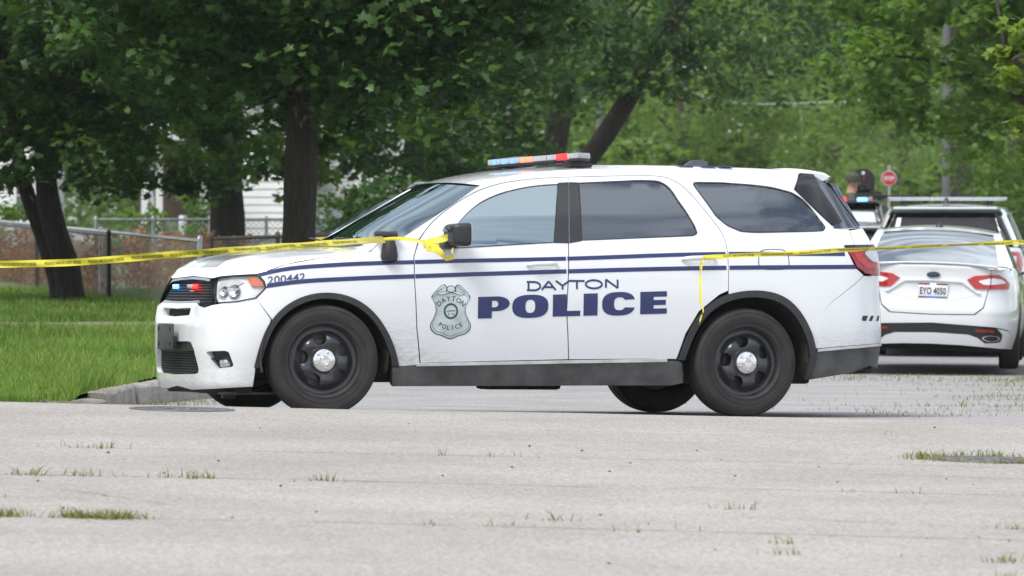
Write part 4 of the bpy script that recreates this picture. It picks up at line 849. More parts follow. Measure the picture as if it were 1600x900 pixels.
# ---- wheels
def make_wheel(name, parent, x, side, R_=.378, steer=0.):
    zc_ = .378; M = 1
    tyre_p = [(.235, -.10), (.252, -.122), (.262, -.118), (.29, -.130), (.325, -.133), (.352, -.124), (.368, -.105), (.374, -.085), (.3745, -.05), (.372, -.047), (.372, -.037), (.3765, -.034), (.378, 0), (.3765, .034), (.372, .037), (.372, .047), (.3745, .05), (.374, .085), (.366, .105), (.34, .125), (.30, .13), (.25, .12), (.235, .10)]
    # disc: pressed steel with five windows
    out = arcpts(0, 0, .226, .226, 0, 2*math.pi, 64)[:-1]; holes = []
    for k in range(5):
        a0 = math.pi/2+.18+k*2*math.pi/5
        holes.append(chaikin([(r*math.cos(a0+da), r*math.sin(a0+da)) for r, da in ((.108, -.21), (.135, -.30), (.165, -.30), (.184, -.15), (.186, .15), (.165, .30), (.135, .30), (.108, .21))], 1))
    v, f = fill(out, holes, .011)
    r = np.hypot(v[:, 0], v[:, 1]); an = np.arctan2(v[:, 1], v[:, 0])-(math.pi/2+.18)
    k5 = .5+.5*np.cos(5*an)                                    # 1 at window, 0 at spoke
    dep = np.interp(r, [0, .075, .10, .135, .165, .19, .205, .226], [.030, .030, .044, .046, .036, .008, .000, .004]) + (1-k5)**1.5*np.interp(r, [0, .08, .11, .15, .185, .2], [0, 0, .012, .018, .006, 0]) - k5**2*np.interp(r, [.09, .115, .14, .17, .19], [0, .012, .018, .010, 0])
    V = np.stack([v[:, 0], -.058-dep, v[:, 1]], 1); F = f
    ed = {}
    for t_ in F:
        for a, b in ((t_[0], t_[1]), (t_[1], t_[2]), (t_[2], t_[0])):
            if (b, a) in ed: del ed[(b, a)]
            else: ed[(a, b)] = 1
    n0 = len(V); V2 = V+np.array([0, .018, 0]); F2 = [(a, a+n0, b+n0) for a, b in ed]+[(a, b+n0, b) for a, b in ed]
    rim = MB().add(np.vstack([V, V2]), [tuple(q) for q in F]+F2)
    w = rim.lathe([(.222, -.060), (.226, -.062), (.234, -.085), (.243, -.104), (.250, -.106), (.250, -.100), (.240, -.09), (.228, -.05), (.225, .09), (.24, .10)], 64).lathe([(.13, .02), (.14, -.03), (.0, -.03)], 24).build('wheel', 'steel_black', parent, sharp=50)
    w.location = (x, side*.835, zc_); w.rotation_euler = (0, 0, (math.pi if side > 0 else 0)+steer)
    ty = MB().lathe(tyre_p, 72).build('tyre', 'rubber', w, sharp=60)
    for rr_, aa in ((.285, -.1325), (.345, -.1285)): MB().lathe([(rr_, aa), (rr_+.002, aa-.0018), (rr_+.005, aa)], 72).build('sidewall_ring', 'rubber', w)
    hc = MB().lathe([(0, -.128), (.024, -.1285), (.028, -.125), (.032, -.1275), (.060, -.124), (.074, -.118), (.083, -.102), (.084, -.085)], 40)
    h_ = hc.build('hub_cap', 'chrome', w, sharp=30)
    for k in range(5):
        a = math.pi/2+.8+k*2*math.pi/5; lug = MB().lathe([(0, -.006), (.007, -.005), (.010, 0), (.010, .006)], 10, Matrix.Translation((.055*math.cos(a), -.1250, .055*math.sin(a))))
        lug.build('lug_cover', 'dull_chrome', w)
    dk = MB().lathe([(.215, .0), (.05, .0), (.05, .03), (.215, .03)], 30); dk.build('brake_disc', mat('brake_metal', (.10, .095, .09), .5, .7), w)
    return w
for x_ in (.95, 3.99):
    for sd in (-1, 1): make_wheel('wheel', suv, x_, sd, steer=R(-7) if x_ < 2 else 0)
for x_ in (.95, 3.99):
    for sd in (-1, 1):
        m = MB(); pr = [(.44, -.42), (.44, .0)]; seg = 20; v = []
        for r_, y_ in ((.45, 0), (.45, .40), (.0, .40)):
            for k in range(seg+1): a = -.25+(math.pi+.5)*k/seg; v.append((x_+(r_ if x_ < 2 else r_+.02)*math.cos(a), sd*(.93-y_), .40+r_*math.sin(a)*(.95 if x_ < 2 else 1.02)))
        f = [(j*(seg+1)+k, j*(seg+1)+k+1, (j+1)*(seg+1)+k+1, (j+1)*(seg+1)+k) for j in range(2) for k in range(seg)]
        m.add(v, f).build('wheel_well', mat('well_liner', (.03, .028, .026), .9, var=.5, vscale=12, bump=.2, bscale=40), suv)
# ---- light bar: V shaped, nose forward, five lenses each arm
lb_base = MB()
tip = np.array([2.495, 0, 1.742]); endn = np.array([2.915, .60, 1.786])
lb = None
def arm_pts(t, sd, dz=0): p = tip+(endn-tip)*t; return Vector((p[0], sd*p[1], p[2]+dz))
m = MB()
for sd in (-1, 1):
    dirv = (arm_pts(1, sd)-arm_pts(0, sd)); L = dirv.length; q = dirv.to_track_quat('X', 'Z').to_matrix(); m.box(arm_pts(.5, sd, -.020), (L*1.0, .15, .016), .006, q)
lb = m.build('light_bar', 'black_trim', suv)
cols = ['led_blue_pale', 'lightbar_clear', 'led_blue_pale', 'lightbar_clear', 'led_blue_pale', 'lightbar_clear', 'led_red_dim', 'led_red_dim', 'lightbar_clear', 'lightbar_clear', 'led_red', 'lightbar_clear']
wd = [.055, .05, .06, .04, .07, .05, .07, .08, .16, .11, .125, .13]; t0 = 0
for sd in (-1, 1):
    dirv = (arm_pts(1, sd)-arm_pts(0, sd)); L = dirv.length; q = dirv.to_track_quat('X', 'Z').to_matrix(); t0 = 0
    for cname, w_ in zip(cols if sd < 0 else ['lightbar_clear']*12, wd):
        MB().box(arm_pts(t0+w_/2, sd, .008), (L*w_*.985, .15, .038), .007, q).build('lens', cname, lb); t0 += w_
    f_ = arm_pts(.86, sd); MB().box((f_.x+.0, f_.y*1.02, 1.728), (.26, .10, .022), .008).box((f_.x, f_.y*1.04, 1.745), (.16, .07, .03), .01).box((f_.x+.02, f_.y*1.07, 1.70), (.07, .03, .03), .008).build('mounting_foot', 'black_trim', lb)
# ---- mirrors and spotlight
for sd in (-1, 1):
    m = MB().box((0, 0, 0), (.13, .235, .168), .042, None, 4); vs = []
    for x, y, z in m.v:
        k = (x+.065)/.13; vs.append((1.835+x+.02*(y*4), sd*(1.065+y*(.80+.2*k)), 1.232+z*(.82+.18*k)+.02*y*4*.2))
    m.v = vs
    mi = m.build('mirror', 'black_trim', suv, sharp=60)
    MB().box((1.80, sd*.955, 1.16), (.10, .14, .05), .02).build('mirror_arm', 'black_trim', mi)
    MB().box((1.905, sd*1.065, 1.232), (.004, .19, .13), .001).build('mirror_glass', 'chrome', mi)
    MB().box((1.772, sd*1.06, 1.262), (.05, .12, .03), .012).build('mirror_lamp', 'gloss_black', mi)
sx_, sy_, sz_ = 1.395, -.935, 1.14
sp_ = MB().lathe([(.0, -.085), (.055, -.085), (.060, -.06), (.052, .0), (.038, .05), (.030, .075), (0, .078)], 24, Matrix.Translation((sx_, sy_, sz_)) @ Matrix.Rotation(R(90), 4, 'X')).build('spotlight', 'black_trim', suv)
MB().lathe([(0, -.085), (.022, -.082), (.026, -.07), (.026, .055), (.030, .06), (.030, .07), (0, .072)], 18, Matrix.Translation((sx_-.02, sy_, sz_+.085)) @ Matrix.Rotation(R(-90), 4, 'Z')).build('spotlight_handle', 'black_trim', sp_)
# ---- lettering on the driver's side
def lay(name, v, f, m, parent, off=.0022): 
    V, F, N = skin(B, v, f, off, 0, -1); return mesh_obj(name, V, F, m, parent, True, N)
def place(v, s0, s1, z0a, z1a, z0b, z1b):
    """unit box -> quad with left edge (s0: z0a..z1a) and right edge (s1: z0b..z1b)"""
    t = v[:, 0]; s = s0+(s1-s0)*t; lo = z0a+(z0b-z0a)*t; hi = z1a+(z1b-z1a)*t; return np.stack([s, lo+(hi-lo)*v[:, 1]], 1)
def ell(cx, cy, rx, ry, n=40, p=2.6):
    o = []
    for i in range(n):
        a = 2*math.pi*i/n; c, s = math.cos(a), math.sin(a); o.append((cx+rx*math.copysign(abs(c)**(2/p), c), cy+ry*math.copysign(abs(s)**(2/p), s)))
    return o
def glyph(ch):
    if ch == 'L': return [(0, 0), (0, 1), (.50, 1), (.50, .24), (1, .24), (1, 0)], []
    if ch == 'I': return [(0, 0), (0, 1), (1, 1), (1, 0)], []
    if ch == 'E': return [(0, 0), (0, 1), (1, 1), (1, .76), (.50, .76), (.50, .62), (.96, .62), (.96, .39), (.50, .39), (.50, .24), (1, .24), (1, 0)], []
    if ch == 'O': return ell(.5, .5, .5, .53), [ell(.5, .5, .135, .30)]
    if ch == 'P': return [(0, 0), (0, 1), (.60, 1)]+arcpts(.60, .66, .40, .34, math.pi/2, -math.pi/2, 14)+[(.44, .32), (.44, 0)], [[(.44, .50), (.44, .80), (.54, .80)]+arcpts(.54, .65, .10, .15, math.pi/2, -math.pi/2, 8)]
    if ch == 'C':
        o = ell(.5, .5, .5, .53, 48); i = ell(.53, .5, .17, .29, 48)
        oo = [p for p in o if not (p[0] > .72 and .36 < p[1] < .64)]
        k = [j for j in range(len(o)) if o[j][0] > .72 and .36 < o[j][1] < .64]
        st = [p for p in o if p in oo]
        ang = lambda p: math.atan2(p[1]-.5, p[0]-.5) % (2*math.pi)
        st.sort(key=ang); ii = [p for p in i if not (p[0] > .58 and .36 < p[1] < .64)]; ii.sort(key=ang, reverse=True); return st+ii, []
pol_px = {'P': (747, 796), 'O': (800, 856), 'L': (863, 906), 'I': (911, 933), 'C': (940, 992), 'E': (1000, 1042)}
pxs = lambda p: 2.023+(p-747)/(1040-747)*1.362
def zz(s): t = (s-2.023)/1.362; return .666+.045*t, .813+.052*t
for ch in 'POLICE':
    a, b = map(pxs, pol_px[ch]); o, h = glyph(ch); v, f = fill(o, h, .12); la, ha = zz(a); lb_, hb = zz(b)
    pr = bpy.data.objects['front_door'] if b < 2.75 else bpy.data.objects['rear_door']
    lay('letter', place(v, a, b, la, ha, lb_, hb), f, 'navy', pr)
def strokes(lines, th):
    v = []; f = []
    for ln in lines:
        p = np.array(ln, float); n = len(p); d = np.gradient(p, axis=0) if n > 2 else np.array([p[1]-p[0]]*2); nrm = np.stack([-d[:, 1], d[:, 0]], 1); nrm /= np.linalg.norm(nrm, axis=1)[:, None]+1e-9
        k = len(v); v += list(p+nrm*th/2)+list(p-nrm*th/2)
        for i in range(n-1): f.append((k+i, k+n+i, k+n+i+1)); f.append((k+i, k+n+i+1, k+i+1))
    v = np.array(v); f = np.array(f); a, b, c = v[f[:, 0]], v[f[:, 1]], v[f[:, 2]]; ar = (b[:, 0]-a[:, 0])*(c[:, 1]-a[:, 1])-(b[:, 1]-a[:, 1])*(c[:, 0]-a[:, 0]); f[ar < 0] = f[ar < 0][:, ::-1]
    return v, f
dl = {'D': [[(.12, 0), (.12, 1)], [(0, .97), (.5, .97)]+arcpts(.5, .5, .45, .47, math.pi/2, -math.pi/2, 12)+[(.0, .03)]],
      'A': [[(.0, 0), (.5, 1)], [(.5, 1), (1, 0)], [(.2, .33), (.8, .33)]],
      'Y': [[(0, 1), (.5, .45)], [(1, 1), (.5, .45)], [(.5, .5), (.5, 0)]],
      'T': [[(0, .95), (1, .95)], [(.5, 1), (.5, 0)]],
      'O': [ell(.5, .5, .47, .48, 30, 2)+[(.97, .5)]],
      'N': [[(.1, 0), (.1, 1)], [(.1, 1), (.9, 0)], [(.9, 0), (.9, 1)]]}
day_px = (('D', 823, 845), ('A', 846, 868), ('Y', 868, 889), ('T', 889, 913), ('O', 914, 941), ('N', 944, 967))
for ch, a, b in day_px:
    a = 2.369+(a-822)/(967-822)*.675; b = 2.369+(b-822)/(967-822)*.675; w_ = b-a; t = (a-2.369)/.675; lo = .860+.028*t; hi = .920+.025*t
    ln = [[(a+x*w_, lo+y*(hi-lo)+.0) for x, y in l] for l in dl[ch]]; v, f = strokes(ln, .0135)
    lay('letter', v, f, 'navy', bpy.data.objects['front_door'] if b < 2.72 else bpy.data.objects['rear_door'])
v, f = text2d('200442', .012); w_ = v[:, 0].max(); v = place(v/np.array([w_, 1]), .545, .802, .886, .938, .914, .966); lay('unit_number', v, f, mat('number_navy', lin((70, 74, 110)), .4), suv)
# ---- badge
bc = np.array([1.829, .715])
bd = [(-.142, .095), (-.120, .12), (-.07, .112), (0, .128), (.07, .112), (.120, .12), (.138, .095), (.112, .045), (.105, .0), (.125, -.05), (.145, -.09), (.142, -.122), (.115, -.150), (.06, -.168), (0, -.19), (-.06, -.168), (-.115, -.150), (-.142, -.122), (-.145, -.09), (-.125, -.05), (-.108, .0), (-.115, .045)]
bd = smooth_poly(bd+[bd[0]], 4)[:-1]; fdo = bpy.data.objects['front_door']
def bput(name, poly, m, off, parent, holes=()):
    v, f = fill(poly, holes, .03); return lay(name, v+bc, f, m, parent, off)
mat('badge_dark', (.05, .06, .065), .4); mat('badge_silver', (.50, .58, .60), .3, .35, var=.25, vscale=9)
bdg = bput('badge', [tuple(np.array(p)*1.0) for p in bd], 'badge_dark', .0018, fdo)
bput('badge_face', [tuple(np.array(p)*.955+np.array((0, -.001))) for p in bd], 'badge_silver', .0026, bdg)
bput('badge_line', [tuple(np.array(p)*.90) for p in bd], 'badge_dark', .0030, bdg, [[tuple(np.array(p)*.882) for p in bd]])
for sg in (-1, 1):
    wing = [(.03, .13), (.028, .165), (.045, .182), (.07, .175), (.10, .145), (.125, .12), (.140, .098), (.10, .118), (.06, .132)]
    bput('wing', [(sg*a, b) for a, b in wing], 'badge_dark', .0032, bdg); c_ = np.mean(wing, axis=0); bput('wing_feathers', [tuple((c_+(np.array(p)-c_)*.86)*np.array([sg, 1])) for p in wing], 'badge_silver', .0038, bdg)
    for q in range(3):
        v, f = strokes([[(sg*(.045+.02*q), .165-.016*q), (sg*(.115-.004*q), .122+.004*q)]], .0025); lay('feather', v+bc, f, 'badge_dark', bdg, .0044)
bput('eagle', ell(0, .150, .032, .024, 20, 2), 'badge_dark', .0033, bdg); bput('eagle_head', ell(0, .150, .027, .019, 20, 2), 'badge_silver', .0039, bdg)
bput('seal', ell(0, .0, .052, .055, 30, 2), 'badge_dark', .0034, bdg); bput('seal_face', ell(0, .0, .038, .040, 30, 2), 'badge_silver', .0040, bdg)
v, f = strokes([[(-.03, .0), (.034, .004)], [(-.012, -.012), (-.018, -.028)], [(.012, -.012), (.02, -.026)]], .006); lay('seal_drawing', v+bc, f, 'badge_dark', bdg, .0046)
def arc_text(txt, rad, cy, h, a_mid, span, up=True):
    for i, ch in enumerate(txt):
        v, f = text2d(ch, .02); v = v-np.array([v[:, 0].max()/2, 0]); t = (i/(len(txt)-1)-.5)*span
        a = a_mid-t if up else a_mid+t; rot = a-math.pi/2 if up else a+math.pi/2
        v = v*h*np.array([.95, 1]); c, s = math.cos(rot), math.sin(rot); v = np.stack([v[:, 0]*c-v[:, 1]*s, v[:, 0]*s+v[:, 1]*c], 1); v += np.array([rad*math.cos(a), cy+rad*math.sin(a)]); lay('badge_letter', v+bc, f, 'badge_dark', bdg, .0036)
arc_text('DAYTON', .105, -.035, .034, math.pi/2, 1.55); arc_text('POLICE', .16, .035, .030, -math.pi/2, 1.05, False)
# ------------------------------------------------------------------ the white sedan's skin (front at x=0, tail at x=4.87)
SED_PLAN = [(0, 0), (.03, .35), (.14, .60), (.36, .78), (.75, .88), (1.3, .915), (2.4, .905), (3.4, .905), (4.0, .895), (4.4, .855), (4.66, .765), (4.79, .62), (4.85, .35), (4.87, 0)]
SED_Z = [.12, .22, .32, .42, .52, .62, .72, .82, .92, 1.0, 1.06, 1.12, 1.2]
_r = [.10, .06, .03, .01, 0, .0, .03, .05, .05, .05, .035, .05, .10]
SED_T = [(('p', 0, 0), [.10, .05, .02, 0, 0, .01, .05, .12, .2, .3, .4, .5, .6]), (('p', .36, .78), [.10, .05, .02, 0, 0, .01, .03, .07, .13, .2, .3, .4, .5]),
 (('s', 1.3), [.10, .05, .03, .01, 0, 0, .005, .015, .03, .06, .10, .16, .25]), (('s', 3.6), [.10, .05, .03, .01, 0, 0, .005, .015, .03, .05, .075, .11, .18]),
 (('p', 4.4, .855), [.09, .05, .02, .005, 0, 0, .01, .02, .035, .055, .085, .13, .2]), (('p', 4.79, .62), [.10, .06, .03, .01, 0, 0, .025, .04, .05, .055, .06, .09, .15]), (('p', 4.87, 0), _r)]
ford_body = Body(SED_PLAN, SED_Z, SED_T, 1.5)
FORD_TH = math.radians(5.8)
_fx = np.array([-math.sin(FORD_TH), -math.cos(FORD_TH), 0.]); _fy = np.array([math.cos(FORD_TH), -math.sin(FORD_TH), -.032]); _fy /= np.linalg.norm(_fy)
FORD_ROT = np.stack([_fx, _fy, np.cross(_fx, _fy)], 1)
FORD_POS = np.array([(1454-800)/CAM_F*62.0, 62.0, -.385]) - FORD_ROT @ np.array([4.80, 0, 0])
def ford_world(p): return np.asarray(p) @ FORD_ROT.T + FORD_POS
# ------------------------------------------------------------------ white sedan parked beyond
ford = empty('parked_sedan', label='white parked sedan seen from behind with licence plate EYO 4050', cat='car'); set_matrix(ford, FORD_ROT.tolist(), FORD_POS.tolist())
FB = ford_body; f0, f1 = FB.smin, FB.smax
CW = 'clean_white_paint'
wf = ease(arcpts(.95, .33, .40, .40, math.pi, 0, 30), 30, 2); wr = ease(arcpts(3.80, .33, .40, .40, math.pi, 0, 30), 30, 2)
side_poly = [(f0, .22), (.50, .20)]+wf+[(1.40, .20), (3.36, .20)]+wr+[(4.24, .22), (4.60, .425), (4.86, .458), (f1, .488), (f1, .568), (5.06, .578), (4.965, .655), (4.91, .82), (4.872, 1.0), (4.86, 1.045), (4.3, 1.075), (3.4, 1.03), (2.0, .99), (1.35, .97), (.6, .86), (f0, .75)]
lamp = [(5.149, .944), (5.069, .986), (4.90, .999), (4.764, 1.0), (4.666, .964), (4.549, .907), (4.592, .854), (5.058, .847), (5.10, .889)]
for sd in (-1, 1): pass
panel(FB, 'body', side_poly, CW, ford, across=True, res=.06)
low = [(4.25, .22), (4.735, .235), (5.205, .262), (f1, .268), (f1, .386), (5.12, .374), (5.02, .342), (4.935, .286), (4.718, .298), (4.705, .376), (4.80, .440), (4.60, .412)]
panel(FB, 'rear_bumper', low, CW, ford, across=True, res=.05, off=.002)
band = [(f1, .480), (5.315, .476), (4.86, .446), (4.79, .430), (4.73, .385), (4.715, .335), (4.74, .302), (4.80, .292), (4.935, .290), (4.98, .315), (5.024, .345), (5.12, .377), (5.408, .388), (f1, .389)]
bn = panel(FB, 'bumper_band', band, 'gloss_black', ford, across=True, res=.05, off=.004, flange=.03)
for sd in (-1, 1):
    panel(FB, 'reflector', [(5.049, .435), (4.84, .426), (4.836, .40), (5.047, .408)], 'red_lens', bn, side=sd, off=.010)
    tip_ = chaikin([(4.99, .340), (4.93, .372), (4.77, .365), (4.745, .318), (4.90, .302)], 2)
    panel(FB, 'exhaust_tip', tip_, 'chrome', bn, holes=[[tuple(np.mean(tip_, 0)+(np.array(p)-np.mean(tip_, 0))*.82) for p in tip_]], side=sd, off=.014, flange=.05)
    tlm = panel(FB, 'tail_light', lamp, 'red_bright', ford, side=sd, off=.012, flange=.03, res=.04)
    panel(FB, 'clear_lens', chaikin([(5.04, .932), (4.869, .968), (4.725, .953), (4.647, .914), (4.958, .890)], 2, .15), 'clear_lens_white', tlm, side=sd, off=.016, flange=.004)
    panel(FB, 'lamp_seam', [(4.885, .850), (4.895, .850), (4.883, .997), (4.873, .997)], 'black_trim', tlm, side=sd, off=.0175, flange=0)
trunk = [(f1, .578), (5.07, .588), (4.975, .663), (4.92, .82), (4.882, 1.0), (4.872, 1.048), (4.95, 1.075), (f1, 1.09)]
tk = panel(FB, 'trunk_lid', trunk, CW, ford, across=True, res=.05)
panel(FB, 'plate_recess', [(f1, .925), (5.20, .915), (5.02, .80), (5.08, .77), (5.3, .722), (f1, .72)], CW, tk, across=True, off=.003, flange=.0, extra=lambda v: -.0*v[:, 0])
sw_ = [(f1, .935), (5.19, .925), (5.0, .80), (5.03, .795), (5.205, .912), (f1, .922)]
panel(FB, 'recess_lip', sw_, CW, tk, across=True, off=.022, flange=.022)
# lid top, rear glass, roof as one sweep of sections from the boot edge to the bonnet
def sections(pts, n=20):
    """pts: (x, half width, z edge, z centre)"""
    q = np.array(pts, float); t = np.linspace(0, 1, len(q)); tt = np.linspace(0, 1, n); a = np.stack([herm(t, q[:, i], tt) for i in range(4)], 1)
    vv = np.linspace(0, 1, 15); G = np.zeros((n, 15, 3))
    for i, (x, w_, ze, zc_) in enumerate(a): G[i, :, 0] = x; G[i, :, 1] = -vv*w_; G[i, :, 2] = ze+(zc_-ze)*(1-vv**2.2)
    return G
loft_obj('deck', sym(sections([(4.80, .70, 1.055, 1.092), (4.60, .74, 1.065, 1.10), (4.33, .77, 1.075, 1.105)], 8)), CW, tk, True)
sp_l = np.zeros((4, 15, 3)); vv3 = np.linspace(0, 1, 15)
for j, (dx, dz_) in enumerate(((-.16, .0), (.02, .032), (.035, .022), (.0, .005))): sp_l[j, :, 0] = 4.80+dx-.12*vv3**2; sp_l[j, :, 1] = -vv3*.66; sp_l[j, :, 2] = 1.088+dz_-.030*vv3**2.2
loft_obj('spoiler', sym(sp_l), CW, tk)
rg = sections([(4.37, .665, 1.085, 1.11), (4.05, .635, 1.22, 1.25), (3.70, .60, 1.345, 1.385), (3.45, .575, 1.405, 1.445)], 16)
loft_obj('rear_window', sym(rg), glass('rear_glass', (.12, .15, .14), (.93, .98, 1.0), 7.5), ford, True)
rf = sections([(3.50, .62, 1.395, 1.437), (3.2, .605, 1.425, 1.475), (2.6, .60, 1.43, 1.485), (2.1, .60, 1.40, 1.455), (1.9, .62, 1.36, 1.41)], 18)
rfo = loft_obj('roof', sym(rf), CW, ford, True)
MB().lathe([(0, .05), (.02, .045), (.04, .02), (.05, 0)], 12, Matrix.Translation((3.25, 0, 1.462)) @ Matrix.Rotation(R(90), 4, 'X') @ Matrix.Rotation(R(0), 4, 'Y')).build('antenna_fin', 'black_trim', rfo)
for sd in (-1, 1):
    # pillar from boot corner to roof, outside the rear glass
    n = 14; t = np.linspace(0, 1, n); xin = herm([0, .35, .7, 1], [4.37, 4.05, 3.70, 3.45], t); win = herm([0, .35, .7, 1], [.665, .635, .60, .575], t); zin = herm([0, .35, .7, 1], [1.087, 1.222, 1.347, 1.407], t)
    G = np.zeros((n, 5, 3))
    for i in range(n):
        wo = np.interp(t[i], [0, .3, 1], [.84, .765, .645]); xo = np.interp(t[i], [0, 1], [4.30, 3.30]); zo = np.interp(t[i], [0, .3, 1], [1.04, 1.165, 1.40])
        for j in range(5): q = j/4; G[i, j] = (xin[i]+(xo-xin[i])*q, (win[i]+(wo-win[i])*q)*sd, zin[i]+(zo-zin[i])*q+.018*math.sin(math.pi*q))
    loft_obj('rear_pillar', G, CW, ford, sd > 0)
    sw2 = [(4.20, .80, 1.075), (3.35, .66, 1.385), (2.5, .655, 1.41), (1.95, .67, 1.345), (1.15, .83, .98), (2.4, .855, 1.00), (3.6, .85, 1.05)]
    mesh_obj('side_window', [(x, sd*w_, z) for x, w_, z in sw2], [tuple(range(7)) if sd > 0 else tuple(range(7))[::-1]], 'privacy_glass', ford, False)
    MB().tube([(4.25, sd*.80, 1.07), (3.35, sd*.645, 1.395), (2.5, sd*.64, 1.425), (1.95, sd*.655, 1.36), (1.15, sd*.82, .985)], .022, 8).build('window_frame', CW, ford)
    mi_ = MB().box((1.65, sd*1.03, 1.02), (.10, .22, .14), .04, None, 3).build('mirror', CW, ford); MB().box((1.703, sd*1.03, 1.02), (.006, .185, .105), .002).build('mirror_glass', 'chrome', mi_); MB().box((1.64, sd*.92, .98), (.05, .12, .03), .01).build('mirror_arm', 'black_trim', mi_)
    for x_ in (.95, 3.80):
        w = MB().lathe([(0, -.09), (.20, -.09), (.215, -.10), (.22, -.06), (.22, .08)], 32).build('wheel', 'dull_chrome', ford); w.location = (x_, sd*.79, .325); w.rotation_euler = (0, 0, math.pi if sd > 0 else 0)
        MB().lathe([(.215, -.10), (.26, -.112), (.31, -.10), (.325, -.07), (.327, 0), (.325, .07), (.30, .10), (.215, .10)], 40).build('tyre', 'rubber', w)
loft_obj('bonnet', sym(sections([(1.32, .80, .97, 1.02), (.8, .80, .90, .95), (.35, .66, .80, .83), (.14, .5, .74, .76)], 12)), CW, ford, True)
loft_obj('windscreen', sym(sections([(1.95, .62, 1.37, 1.42), (1.6, .70, 1.20, 1.24), (1.25, .78, .98, 1.03)], 10)), 'screen_glass', ford, True)
panel(FB, 'inner_shell', [(f0, .24), (.5, .24)]+wf+[(1.4, .24), (3.36, .24)]+wr+[(4.25, .24), (f1, .26), (f1, 1.02), (4.3, 1.02), (2.0, .92), (.6, .8), (f0, .7)], 'underbody', ford, across=True, off=-.05, flange=0, res=.1)
MB().box((2.4, 0, .25), (4.4, 1.45, .12), .03).build('floor_pan', 'underbody', ford)
# emblem and plate
pc = FB.P([f1], [.985])[0]
em = MB().lathe([(0, .012), (.045, .010), (.055, .004), (.058, 0)], 30, Matrix.Translation((pc[0]+.002, 0, .985)) @ Matrix.Rotation(R(-90), 4, 'Z') @ Matrix.Scale(1.15, 4, (1, 0, 0)) @ Matrix.Scale(.5, 4, (0, 0, 1))).build('emblem', mat('emblem_blue', (.02, .03, .07), .2, coat=.5), tk)
MB().lathe([(.054, .004), (.060, .012), (.066, .002)], 30, Matrix.Translation((pc[0]+.002, 0, .985)) @ Matrix.Rotation(R(-90), 4, 'Z') @ Matrix.Scale(1.15, 4, (1, 0, 0)) @ Matrix.Scale(.5, 4, (0, 0, 1))).build('emblem_rim', 'chrome', em)
plx = float(FB.P([f1], [.82])[0][0])+.014
pt = MB().box((plx, 0, .82), (.008, .312, .158), .003).build('licence_plate', mat('plate_white', (.72, .74, .76), .4), ford)
def flat_text(txt, y0, z0, h, width, x, m, name, parent, bold=.0):
    v, f = text2d(txt, bold); v = v/np.array([v[:, 0].max(), 1]); V = np.stack([np.full(len(v), x), y0+v[:, 0]*width, z0+v[:, 1]*h], 1); return mesh_obj(name, V, f, m, parent, False)
flat_text('EYO 4050', -.135, .782, .072, .27, plx+.006, mat('plate_navy', (.03, .035, .08), .5), 'plate_number', pt, .022)
MB().box((plx+.004, -.095, .888), (.003, .12, .018), .001).build('plate_band', 'red_lens', pt); MB().box((plx+.004, .095, .888), (.003, .12, .018), .001).build('plate_band', 'red_lens', pt)
MB().box((plx+.004, .0, .752), (.003, .16, .016), .001).build('plate_band', mat('plate_blue', (.03, .12, .55), .5), pt); MB().box((plx+.004, -.115, .752), (.003, .07, .016), .001).build('plate_band', 'red_lens', pt); MB().box((plx+.004, .115, .752), (.003, .07, .016), .001).build('plate_band', mat('plate_green', (.05, .25, .12), .5), pt)
